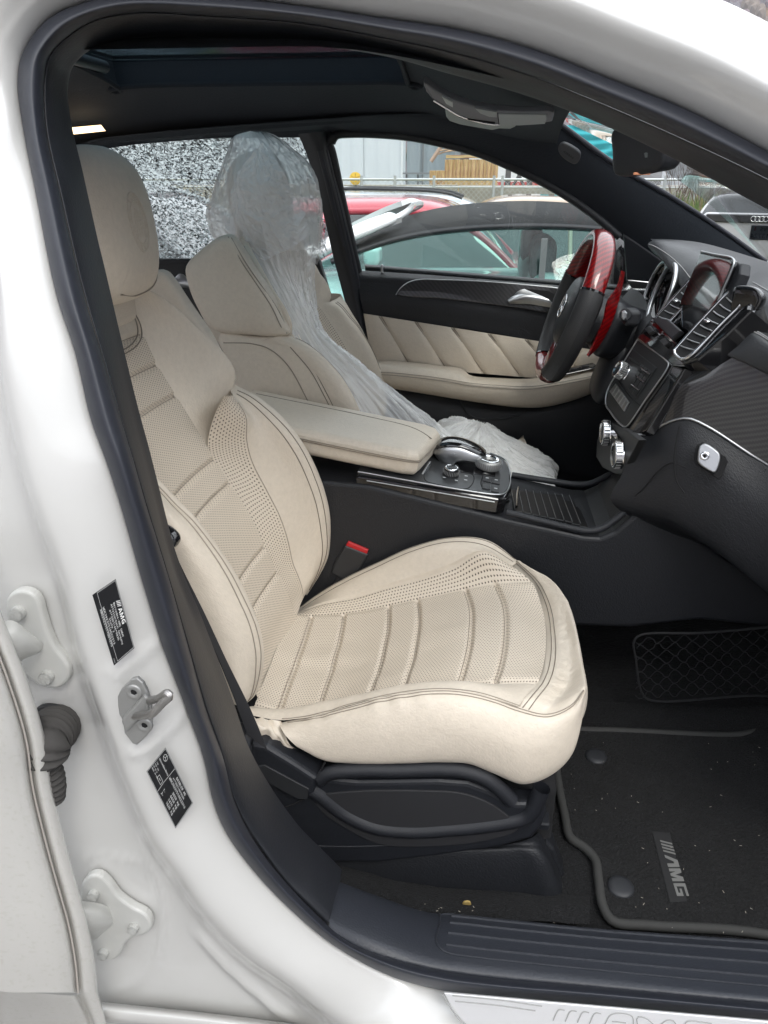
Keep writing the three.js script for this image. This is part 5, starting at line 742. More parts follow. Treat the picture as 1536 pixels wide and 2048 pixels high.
  for (const f of [r => r, mirror]) { const us = loft([U0, U1, U2, U3, U4].map(f), 60, 8, { disp: (u, v, um, vm) => wr(um, vm) }); obj('shoulder', sheet(us), M.leather, back); }
  // wings and sides as the driver seat shows them
  const sz = -.135, sd = L2 => L2.map(q => PD(q[0], q[1], sz));
  const sf = (() => { const z = .135; return frame(V(0, 0, z), V(-1, 0, z), V(0, 1, z)); })(); // looks towards -z
  const toF = a => a.map(q => { const p = PD(q[0], q[1], sz); return new THREE.Vector2(-p.x, p.y); });
  const wing = toF([[452, 469], [466, 470], [481, 487], [509, 533], [539, 578], [568, 634], [582, 664], [566, 671], [509, 668], [443, 662], [418, 645], [399, 613], [384, 578], [375, 539], [379, 525], [405, 499], [431, 479]]);
  for (const m of [0, 1]) {
    const g = m ? gg => { gg = gg.clone(); gg.scale(1, 1, -1); gg.translate(0, 0, .75); return flipWinding(gg); } : gg => gg;
    obj('wing', g(pillowGeo(sf, wing, .03, .02, { n: 80, rings: 12, pw: 4.5, disp: (u, v) => .001 * (fbm(u * 30, v * 30) - .5) })), M.leather, back);
    const low = toF([[443, 664], [509, 670], [572, 672], [600, 690], [640, 738], [668, 785], [700, 850], [735, 960], [560, 980], [505, 860], [466, 745]]);
    if (!m) obj('side_panel', g(pillowGeo(sf, low, .022, .02, { n: 90, rings: 12, pw: 6 })), M.leather, back);
    const tb = (a, c, r, lowp) => tube(toF(a).map(q => lowp ? onPillow(sf, low, .022, 6, q) : onPillow(sf, wing, .03, 4.5, q)), r, 60, 6);
    const w1 = g(tb([[462, 472], [490, 520], [518, 562], [548, 608], [566, 645], [573, 668]], .0235, .0012)), w2 = g(tb([[468, 474], [496, 520], [524, 562], [554, 608], [571, 642], [578, 664]], .02, .0012));
    obj('stitch_line', [w1, w2], M.stitch, back);
    obj('stitch_line', g(tb([[452, 682], [509, 684], [545, 695], [580, 726], [613, 783], [640, 840]], .0222, .0012, 1)), M.stitch, back);
    obj('stitch_line', [g(tb([[590, 688], [630, 735], [658, 785], [690, 850]], .019, .001, 1)), g(tb([[584, 690], [624, 737], [652, 787], [684, 852]], .0205, .001, 1))], M.stitchDark, back);
  }
  // back shell
  const bk = far.slice(0, 11).map(p => V(p.x - .085, p.y, p.z)); const bp = off(bk, 0, 0, -.09), bq = bk.map(p => V(p.x, p.y, .595)); obj('back_shell', sheet(loft([bp, off(bp, -.02, 0, .1), off(bq, -.02, 0, -.1), bq], 20, 4)), M.leather, back);
}
{ // ---- headrest
  const c = V(-.535, 1.362, .375), f = frame(c, c.clone().add(V(0, 0, -1)), c.clone().add(V(-.14, 1, 0)));
  const hw = .128, o = [[-.6, -.108], [0, -.117], [.6, -.108], [.88, -.07], [1, -.01], [.96, .045], [.78, .074], [.4, .092], [0, .096], [-.4, .092], [-.78, .074], [-.96, .045], [-1, -.01], [-.88, -.07]].map(q => new THREE.Vector2(q[0] * hw, q[1]));
  const hr = obj('headrest', pillowGeo(f, o, .048, .075, { n: 90, rings: 16, pw: 2.6, disp: (u, v) => .0008 * (fbm(u * 20, v * 20) - .5) }), M.leather, seat);
  // embossed wreath emblem
  const ef = [], R = .03, ec = [.012, -.012]; const rg = (r, t, k = 1.35) => { const p = []; for (let i = 0; i < 48; i++) { const a = i / 48 * 6.2832; p.push(onPillow(f, o, .048, 2.6, new THREE.Vector2(ec[0] + Math.cos(a) * r, ec[1] + Math.sin(a) * r * k), 0)); } return tube(p, t, 100, 5, true); };
  ef.push(rg(R, .0012), rg(R * .72, .001)); for (let k = 0; k < 14; k++) { const a = k / 14 * 6.2832 + .2, p0 = onPillow(f, o, .048, 2.6, new THREE.Vector2(ec[0] + Math.cos(a) * R * .76, ec[1] + Math.sin(a) * R * 1.05), 0), p1 = onPillow(f, o, .048, 2.6, new THREE.Vector2(ec[0] + Math.cos(a + .22) * R * .95, ec[1] + Math.sin(a + .22) * R * 1.28), 0); ef.push(tube([p0, p0.clone().lerp(p1, .5), p1], .001, 4, 4)); }
  for (const [a, b] of [[-.012, .014], [-.004, .02], [.004, .018], [.012, .013]]) ef.push(tube([...[[a, -.02], [a, 0], [a * .6, b]].map(q => onPillow(f, o, .048, 2.6, new THREE.Vector2(ec[0] + q[0], ec[1] + q[1]), 0))], .001, 6, 4));
  obj('embossed_emblem', ef, M.leather, hr);
  obj('stitch_line', tube([[-.5, -.106], [0, -.115], [.5, -.107], [.8, -.082], [.95, -.04]].map(q => onPillow(f, o, .048, 2.6, new THREE.Vector2(q[0] * hw * .97, q[1] * .96))), .0011, 40, 5), M.stitch, hr);
  obj('post_cover', boxAt(-.545, 1.235, .375, .05, .05, .1, .012), M.leather, hr);
}
{ // ---- base, side cover, rail
  const f = zframe(.6);
  const b = obj('base', slabPx(f, [[462, 1436], [490, 1440], [540, 1468], [600, 1500], [655, 1524], [723, 1530], [880, 1527], [938, 1531], [985, 1549], [1030, 1572], [1085, 1572], [1090, 1590], [1080, 1620], [1062, 1642], [1000, 1660], [880, 1678], [760, 1692], [610, 1692], [560, 1650], [505, 1545]], .035, .008, { c: .0 }), M.trim, seat);
  obj('recess_panel', slabPx(f, [[640, 1560], [700, 1548], [850, 1545], [925, 1550], [980, 1570], [1020, 1600], [1035, 1620], [960, 1645], [850, 1655], [770, 1652], [720, 1632], [650, 1585]], .004, .0015, { c: .034, smooth: 60 }), std([.018, .018, .02], .7), b);
  const bar = (a, r, zo, k = 1) => { const g = tube(a.map(q => P(q[0], q[1], zo)), r, 80, 12); return g; };
  obj('lower_rim', bar([[480, 1478], [520, 1510], [575, 1548], [640, 1588], [690, 1626], [750, 1652], [820, 1660], [900, 1656], [1000, 1645], [1052, 1632], [1072, 1605], [1084, 1575]], .0125, .632), M.trim, b);
  obj('upper_rim', bar([[640, 1558], [660, 1546], [720, 1540], [800, 1540], [880, 1538], [930, 1542], [970, 1556], [1000, 1578], [1025, 1602]], .011, .636), M.trim, b);
  obj('lower_edge', bar([[606, 1690], [700, 1692], [800, 1688], [900, 1678], [1000, 1664], [1060, 1648]], .003, .633), M.trim, b);
  obj('adjuster_slot', [slabPx(f, [[520, 1448], [548, 1452], [600, 1484], [645, 1514], [640, 1545], [622, 1555], [560, 1520], [512, 1480]], .046, .008, { c: .0 })], M.trim, b);
  obj('adjuster_bar', slabPx(f, [[526, 1490], [545, 1486], [630, 1532], [628, 1552], [610, 1552], [540, 1515]], .003, .001, { c: .0455 }), M.button, b);
  obj('parting_line', tube([[545, 1622], [590, 1607], [618, 1590], [632, 1560], [650, 1524]].map(q => P(q[0], q[1], .637)), .0012, 40, 5), M.dark, b);
  obj('rail_cover', sheet(loft([L([[600, 1700, .61], [760, 1705, .61], [900, 1695, .61], [1020, 1688, .61], [1062, 1676, .61], [1080, 1662, .58]]), L([[600, 1715, .62], [760, 1716, .62], [900, 1706, .62], [1030, 1703, .62], [1075, 1702, .62], [1102, 1690, .57]]), L([[600, 1800, .635], [760, 1810, .635], [900, 1822, .635], [1050, 1822, .635], [1120, 1815, .635], [1148, 1800, .58]])], 40, 6)), M.trimSoft, b);
  obj('rail_end', slabPx(zframe(.55), [[1062, 1660], [1090, 1645], [1105, 1660], [1120, 1700], [1150, 1790], [1145, 1815], [1080, 1815]], .04, .008), M.trimSoft, b);
  obj('height_lever', [boxAt(...P(1085, 1640, .6).toArray(), .02, .014, .03, .004)], M.trim, b); obj('lever_spring', tube(L([[1078, 1652, .6], [1084, 1650, .61], [1090, 1652, .6]]), .003, 10, 6), M.chrome, b);
  obj('understructure', boxAt(-.06, .5, .375, .44, .16, .42, .02), M.dark, b);
}
// driver seat: the same seat mirrored about the cabin centre
const dseat = thing('driver_seat', 'cream leather driver seat under clear plastic film behind the console', 'seat', 'cream leather front seats');
for (const c of seat.children) { const k = c.clone(); if (k.name === 'cushion' || k.name === 'base') k.position.set(-.07, -.055, 0); if (k.name === 'headrest') k.position.set(0, -.03, 0); dseat.add(k); }
dseat.scale.z = -1; dseat.position.set(.047, .042, 0);
{ // seat belt beside the passenger seat, belt button, buckle
  const sb = thing('seat_belt', 'black seat belt webbing hanging between the pillar trim and the cream seat', 'seat belt');
  const s = loft([L([[330, 1075, .69], [352, 1130, .69], [390, 1215, .69], [430, 1300, .69], [470, 1400, .685], [495, 1470, .68]]), L([[340, 1085, .675], [366, 1140, .675], [410, 1228, .675], [452, 1318, .672], [502, 1420, .67], [535, 1500, .668]])], 40, 3);
  obj('webbing', thick(s, .0015), M.belt, sb); obj('belt_guide', pillowGeo(frame(P(334, 1074, .7), P(350, 1080, .7), P(330, 1060, .7)), [[-.016, -.012], [.004, -.014], [.016, -.004], [.014, .006], [-.004, .014], [-.016, .012]].map(q => new THREE.Vector2(...q)), .014, .014), M.piano, sb);
  const bu = thing('belt_buckle', 'black seat belt buckle with a red release button beside the console', 'buckle');
  const bf = frame(P(665, 1138, .12), P(705, 1155, .12), P(695, 1082, .12)); obj('body', slabPx(bf, [[692, 1086], [738, 1104], [712, 1150], [695, 1158], [664, 1140], [672, 1118]], .026, .004, { c: -.013 }), M.button, bu); obj('release_button', slabPx(bf, [[698, 1079], [738, 1096], [734, 1108], [692, 1088]], .02, .003, { c: -.01 }), M.redButton, bu); obj('stalk', cyl(fpx(bf, 685, 1150, 0), fpx(bf, 640, 1230, 0), .01), M.trim, bu);
}
// ---------------------------------------------------------------- dashboard
const flen = (f, o) => ({ ...f, o, m: new THREE.Matrix4().makeBasis(f.u, f.v, f.n).setPosition(o) });
{
  const dash = thing('dashboard', 'black leather dashboard with carbon trim, upright screen and silver ringed vents', 'dashboard');
  // core volume
  const core = [[.62, .6], [.58, .75], [.5, .9], [.47, 1.02], [.5, 1.13], [.56, 1.17], [.7, 1.2], [.95, 1.12], [1.0, .6]].map(q => new THREE.Vector2(...q)); obj('core', [slabOn(zframe(-.72), core, .86, .02), slabOn(zframe(.13), core.map(q => new THREE.Vector2(q.x + .26, q.y)), .56, .02)], M.trimSoft, dash);
  // top pad with the instrument hood
  const T0 = L([[1296, 492, -.43], [1303, 500, -.4], [1325, 520, -.32], [1345, 545, -.26], [1372, 585, -.19], [1430, 610, -.06], [1478, 632, .1], [1510, 648, .145], [1560, 676, .17], [1640, 720, .21]]).concat([V(0.62, 1.165, .45), V(0.64, 1.15, .68)]);
  const T0b = T0.map((p, i) => V(p.x + .012, p.y - .012, p.z));
  const T1 = L([[1297, 486, -.45], [1310, 483, -.42], [1345, 494, -.34], [1385, 518, -.26], [1420, 548, -.18], [1460, 575, -.05], [1495, 600, .09], [1520, 615, .135], [1570, 640, .16], [1650, 680, .2]]).concat([V(0.66, 1.18, .45), V(0.68, 1.165, .68)]);
  const T2 = L([[1304, 482, -.5], [1330, 481, -.48], [1385, 486, -.42], [1430, 503, -.34], [1470, 528, -.26], [1500, 548, -.12], [1530, 560, .02], [1560, 575, .1], [1620, 600, .2], [1700, 640, .3]]).concat([V(0.76, 1.185, .45), V(0.78, 1.165, .68)]);
  const T3 = L([[1310, 480, -.6], [1360, 482, -.58], [1420, 490, -.52], [1475, 505, -.46], [1520, 520, -.4], [1560, 530, -.28], [1610, 545, -.12], [1660, 560, .0], [1740, 590, .12], [1820, 620, .25]]).concat([V(0.9, 1.165, .45), V(0.92, 1.14, .68)]);
  const ts = loft([T0b, T0, T1, T2, T3, T3.map(p => V(p.x + .25, p.y - .08, p.z))], 70, 6, { byIndex: true }); obj('top_pad', sheet(ts), M.blackLeather, dash);
  const ln = (S, j, c, i0, i1, r = .0009) => { const a = []; for (let i = i0; i <= i1; i += 2) a.push(S.g[i][j].clone().addScaledVector(S.N[i][j], c)); return tube(a, r, 90, 5); };
  for (const j of [9]) obj('stitch_line', [ln(ts, j, .0006, 2, 68), ln(ts, j, -.0006, 2, 68)], M.stitchLight, dash);
  obj('stitch_line', [ln(ts, 16, .0006, 36, 68), ln(ts, 16, -.0006, 36, 68)], M.stitchLight, dash);
  // hood throat
  obj('hood_throat', sheet(loft([T0.slice(0, 6), T0.slice(0, 6).map((p, i) => V(p.x + .05, p.y - .03, p.z)), L([[1318, 640, -.43], [1318, 650, -.4], [1330, 660, -.32], [1345, 665, -.26], [1360, 668, -.19], [1400, 670, -.06]]).map(p => V(p.x + .06, p.y, p.z))], 20, 5)), M.trim, dash);
  // instrument dials
  for (const [z, x, y] of [[-.28, 1323, 590], [-.45, 1308, 580]]) { const c = P(x, y, z); const f = frame(c, c.clone().add(V(0, 0, 1)), c.clone().add(V(.28, 1, 0))); const tr = new THREE.TorusGeometry(.066, .0052, 12, 60); tr.scale(.95, 1, 1); tr.applyMatrix4(f.m); const d = obj('dial_ring', tr, M.satin, dash); obj('dial_face', lathe([[0, -.03], [.06, -.03], [.066, 0]], f, 40), M.piano, d); obj('dial_needle', boxAt(0, 0, 0, .002, .05, .002).applyMatrix4(new THREE.Matrix4().makeBasis(f.u, f.v, f.n).setPosition(at(f, .015, .02, -.026))), std([.4, .45, .47], .5), d); }
  // passenger leather roll
  const R0 = T0.slice(6).map(p => p.clone().add(V(.003, -.004, 0)));
  const R1 = L([[1462, 668, .13], [1505, 672, .165], [1550, 700, .19], [1620, 745, .23]]).concat([V(.59, 1.11, .45), V(.61, 1.09, .68)]), R2 = L([[1436, 702, .145], [1486, 722, .168], [1538, 750, .186], [1610, 795, .22]]).concat([V(.578, 1.064, .45), V(.598, 1.044, .68)]);
  const ps = loft([R0, R1, R2, R2.map(p => V(p.x + .03, p.y - .01, p.z))], 30, 6, { byIndex: true }); obj('leather_roll', sheet(ps), M.blackLeather, dash);
  obj('stitch_line', [3, 4].flatMap(j => [ln(ps, j, .0008, 1, 29), ln(ps, j, -.0008, 1, 29)]), M.stitchLight, dash);
  // carbon sweep
  const c0 = L([[1348, 742, .095], [1385, 731, .115], [1422, 718, .13], [1450, 704, .145], [1490, 724, .162], [1538, 752, .178], [1605, 792, .21]]).concat([V(0.575, 1.06, .45), V(0.595, 1.04, .68)]);
  const c1 = L([[1312, 790, .105], [1350, 775, .125], [1395, 765, .142], [1440, 770, .158], [1490, 795, .172], [1545, 830, .19], [1625, 880, .225]]).concat([V(0.555, 1.0, .45), V(0.575, 0.98, .68)]);
  const c2 = L([[1262, 868, .1], [1297, 866, .11], [1335, 844, .13], [1375, 835, .145], [1413, 850, .158], [1497, 904, .186], [1580, 958, .215]]).concat([V(0.54, 0.93, .45), V(0.56, 0.91, .68)]);
  const cs = loft([c0, c1, c2], 60, 14, {}); obj('carbon_trim', sheet(cs), M.carbon, dash);
  obj('carbon_edge', [tube(c2.map(p => p.clone().add(V(-.001, -.001, .001))), .0024, 60, 6)], M.satin, dash);
  // lower dash and glovebox
  const g0 = L([[1262, 872, .1], [1297, 870, .11], [1335, 848, .13], [1375, 839, .145], [1413, 854, .158], [1497, 908, .186], [1580, 962, .215], [1660, 1010, .25]]).concat([V(0.541, 0.928, .45), V(0.561, 0.908, .68)]);
  const g1 = L([[1245, 945, .112], [1290, 930, .13], [1335, 915, .152], [1375, 918, .17], [1420, 945, .19], [1495, 1000, .22], [1570, 1060, .25], [1650, 1120, .29]]).concat([V(0.54, 0.85, .45), V(0.56, 0.83, .68)]);
  const g2 = L([[1222, 1000, .112], [1262, 1012, .13], [1312, 1024, .152], [1355, 1044, .172], [1410, 1080, .195], [1475, 1130, .225], [1560, 1200, .255], [1650, 1270, .295]]).concat([V(0.55, 0.75, .45), V(0.57, 0.73, .68)]);
  const g3 = g2.map(p => V(p.x + .08, p.y - .05, p.z)), g4 = g2.map(p => V(p.x + .35, p.y - .12, p.z));
  const gs = loft([g0, g1, g2, g3, g4], 60, 8, { byIndex: true }); const gb = obj('glovebox', sheet(gs), M.trimSoft, dash);
  obj('parting_line', [tube(L([[1362, 850, .15], [1356, 880, .16], [1352, 920, .17], [1356, 960, .178], [1372, 985, .186]]).map(p => p.add(V(-.004, 0, .004))), .0016, 30, 5), tube(L([[1260, 1002, .122], [1290, 975, .14], [1320, 940, .155], [1345, 925, .166], [1375, 935, .18]]).map(p => p.add(V(-.003, 0, .003))), .0014, 30, 5)], M.dark, gb);
  const hf = frame(P(1393, 925, .186), P(1442, 955, .206), P(1402, 884, .176));
  const hr = obj('handle_recess', slabPx(hf, [[1394, 890], [1406, 884], [1452, 914], [1456, 924], [1443, 955], [1436, 958], [1392, 928], [1388, 918]], .004, .0015, { c: .004 }), M.dark, gb);
  const hd = obj('glovebox_handle', slabPx(hf, [[1400, 892], [1410, 887], [1436, 902], [1441, 910], [1440, 925], [1431, 945], [1424, 944], [1397, 925], [1396, 912]], .009, .003, { c: .007, smooth: 50 }), M.satin, gb);
  { const o = fpx(hf, 1410, 912, .0165), f = flen(hf, o); obj('lock_cylinder', lathe([[0, .001], [.003, .001], [.0035, .0025], [.007, .0025], [.0078, 0]], f, 24), M.chrome, hd); obj('keyhole', lathe([[0, .0032], [.0018, .0032], [.0018, 0]], f, 12), M.dark, hd); }
  // centre stack
  const BL = P(1213, 800, -.12), BR = P(1262, 868, .08), TL = P(1278, 682, -.12), pf = frame(BL, BR, TL);
  const out = [[1276, 679], [1301, 697], [1332, 720], [1338, 730], [1330, 746], [1290, 803], [1256, 852], [1251, 854], [1238, 845], [1222, 825], [1212, 806], [1216, 781], [1245, 730]];
  const pn = obj('head_unit', slabPx(pf, out, .012, .002, { c: -.012 }), M.panelGrey, dash);
  obj('bright_border', tube([...out, out[0]].map(q => fpx(pf, q[0], q[1], .001)), .0017, 160, 6), M.satin, pn);
  const kp = [[1267, 699], [1315, 736], [1274, 798], [1237, 757]]; obj('key_field', slabPx(pf, kp, .002, .0006, { c: .0003 }), M.button, pn);
  const quad = (a, b, c, d, u0, u1, v0, v1) => { const q = (u, v) => [0, 1].map(k => lin(lin(a[k], b[k], u), lin(d[k], c[k], u), v)); return [q(u0, v0), q(u1, v0), q(u1, v1), q(u0, v1)]; };
  for (let r = 0; r < 4; r++) for (let c = 0; c < 3; c++) obj('key', slabPx(pf, quad(...kp, .52 + c * .155, .52 + c * .155 + .135, .18 + r * .2, .18 + r * .2 + .175), .0016, .0004, { c: .0022 }), M.panelGrey, pn);
  for (let k = 0; k < 3; k++) obj('bright_line', tube([[1287 - k * 10, 738 + k * 16.5], [1304 - k * 10.5, 751 + k * 16]].map(q => fpx(pf, q[0], q[1], .005)), .0015, 8, 5), M.chrome, pn);
  obj('disc_slot', slabPx(pf, [[1262, 712], [1290, 732], [1287, 738], [1262, 722]], .001, 0, { c: .0026 }), M.dark, pn);
  const knob = (f, par, r, h, name, ridges = 0) => { const k = obj(name, lathe([[0, h * .8], [r * .72, h * .8], [r * .78, h], [r * .94, h], [r, h * .86], [r, h * .2], [r * 1.06, 0]], f, 40), M.chrome, par); obj('cap', lathe([[0, h * .84], [r * .7, h * .82], [r * .72, h * .78]], f, 30), M.button, k); for (let i = 0; i < 24; i++) { const a = i / 24 * 6.2832; obj('ridge', boxAt(r * Math.cos(a), r * Math.sin(a), h * .52, .0016, .0016, h * .6).applyMatrix4(f.m), M.steelGrey, k); } return k; };
  knob(flen(pf, fpx(pf, 1252, 745, .002)), pn, .0175, .02, 'volume_dial');
  for (let k = 0; k < 6; k++) { const a = [1234, 768], b = [1261, 806], c = [1251, 824], d = [1222, 784]; obj('silver_key', slabPx(pf, quad(a, b, c, d, k / 6 + .01, (k + 1) / 6 - .01, 0, 1), .004, .001, { c: .0005 }), M.satin, pn); }
  obj('lower_line', tube([[1238, 762], [1262, 795], [1282, 812]].map(q => fpx(pf, q[0], q[1], .001)), .0008, 20, 5), M.dark, pn);
  obj('piano_side', [slabPx(pf, [[1341, 727], [1366, 736], [1290, 862], [1262, 872], [1252, 860]], .02, .004, { c: -.022 })], M.piano, dash);
  // climate panel and dials
  const cB = P(1206, 930, -.1), cf = frame(P(1207, 933, -.1), P(1245, 950, .09), P(1216, 850, -.1));
  const cl = obj('climate_panel', slabPx(cf, [[1222, 845], [1250, 858], [1278, 880], [1242, 950], [1228, 948], [1204, 935], [1192, 914], [1194, 880], [1204, 852]], .014, .003, { c: -.014 }), M.panelGrey, dash);
  for (const [x, y] of [[1219, 866], [1244, 910]]) knob(flen(cf, fpx(cf, x, y, .001)), cl, .026, .016, 'climate_dial');
  obj('climate_strip', slabPx(cf, [[1222, 850], [1245, 880], [1240, 886], [1220, 862]], .002, .0005, { c: .0006 }), M.piano, cl);
  // screen
  const sf = frame(P(1345, 645, -.12), P(1400, 680, .06), P(1400, 503, -.12));
  const sc = obj('screen', slabPx(sf, [[1401, 504], [1461, 517], [1465, 522], [1462, 532], [1405, 672], [1398, 678], [1346, 646], [1345, 640]], .012, .003, { c: -.012 }), M.piano, dash);
  obj('screen_rim', tube([[1401, 503], [1430, 509], [1462, 516], [1466, 522], [1463, 534], [1400, 678]].map(q => fpx(sf, q[0], q[1], -.002)), .0022, 60, 6), M.satin, sc);
  obj('screen_back', slabPx(sf, [[1412, 512], [1470, 523], [1468, 545], [1420, 660], [1400, 672], [1360, 645]], .02, .005, { c: -.03 }), M.trim, sc);
  // central vents: right one in full, left one beyond the screen
  const vent = (zl, zr, L0, name) => {
    const f = frame(P(1351, 706, .075), P(1386, 713, .135), P(1465, 585, .075)); const dz = zl; const sh = g => { g.translate(0, 0, dz); return g; };
    const o = [[1351, 703], [1354, 712], [1370, 720], [1384, 713], [1440, 655], [1488, 605], [1490, 594], [1478, 584], [1466, 583], [1458, 588], [1400, 648]];
    const v = obj(name, sh(slabPx(f, [[1343, 708], [1366, 728], [1392, 718], [1450, 668], [1500, 618], [1506, 590], [1490, 574], [1462, 575], [1400, 640]], .07, .006, { c: -.07 })), M.piano, dash);
    obj('throat', sh(slabPx(f, o, .002, .0, { c: .0006 })), M.dark, v); obj('ring', sh(tube([...o, o[0]].map(q => fpx(f, q[0], q[1], .003)), .0032, 160, 8)), M.chrome, v);
    for (let k = 0; k < 8; k++) { const t = (k + .6) / 8.4, a = [lin(1356, 1466, t), lin(702, 586, t)], b = [lin(1383, 1487, t), lin(710, 603, t)]; const A = fpx(f, a[0], a[1], .003), B = fpx(f, b[0], b[1], .003); obj('slat', sh(tube([A, A.clone().lerp(B, .5).add(V(-.002, 0, 0)), B], .0012, 8, 6)), M.satin, v); }
    obj('vane_tab', sh(boxAt(...fpx(f, 1418, 646, .006).toArray(), .006, .004, .022, .0015)), M.chrome, v);
  };
  vent(0, 0, 0, 'centre_vent'); vent(-.235, 0, 0, 'centre_vent');
  { const f = frame(P(1351, 706, .075), P(1386, 713, .135), P(1465, 585, .075)); obj('vent_cap', pillowGeo(frame(P(1488, 640, .14), P(1524, 600, .16), P(1480, 590, .13)), [[1470, 574], [1490, 571], [1512, 576], [1525, 592], [1524, 604], [1506, 632], [1470, 668], [1430, 700], [1396, 722], [1440, 668], [1492, 610], [1490, 588]].map(q => onFrame(frame(P(1488, 640, .14), P(1524, 600, .16), P(1480, 590, .13)), ...q)), .006, .03, { n: 70, rings: 8, pw: 3 }), M.piano, dash); }
  // piano shelf with switches between screen and head unit
  const kf = frame(P(1276, 676, -.12), P(1345, 722, .08), P(1300, 645, -.12)); obj('switch_shelf', slabPx(kf, [[1274, 676], [1300, 640], [1330, 650], [1372, 715], [1368, 732], [1342, 730], [1305, 700]], .012, .003, { c: -.012 }), M.piano, dash);
  obj('shelf_cover', slabPx(kf, [[1310, 640], [1345, 644], [1372, 668], [1352, 685], [1335, 668]], .01, .003, { c: .002 }), M.trim, dash);
  for (const [x, y] of [[1303, 664], [1334, 688]]) obj('shelf_switch', slabPx(kf, [[x - 9, y - 3], [x + 2, y - 9], [x + 10, y + 2], [x, y + 8]], .008, .002, { c: 0 }), M.button, dash);
  // far side vent by the driver door
  const wf = frame(P(1272, 622, -.6), P(1290, 610, -.5), P(1280, 590, -.6)); const wv = obj('side_vent', slabPx(wf, [[1268, 612], [1284, 594], [1296, 600], [1292, 622], [1284, 630]], .02, .003, { c: -.02 }), M.piano, dash); for (let k = 0; k < 3; k++) obj('slat', tube([[1274 + k * 2, 618 - k * 7], [1292 + k, 624 - k * 8]].map(q => fpx(wf, q[0], q[1], .002)), .0012, 6, 5), M.satin, wv); obj('ring', tube([[1268, 612], [1284, 594], [1297, 600]].map(q => fpx(wf, q[0], q[1], .002)), .003, 20, 6), M.satin, wv);
  obj('driver_dash', sheet(loft([L([[1262, 575, -.7], [1285, 590, -.5], [1310, 650, -.2]]), L([[1230, 620, -.7], [1255, 650, -.5], [1280, 680, -.16]]), L([[1215, 720, -.7], [1225, 760, -.5], [1215, 800, -.16]]).map(p => V(p.x + .06, p.y, p.z)), L([[1200, 800, -.7], [1210, 860, -.5], [1200, 930, -.16]]).map(p => V(p.x + .12, p.y, p.z))], 20, 5)), M.trimSoft, dash);
  // driver footwell closing panels
}
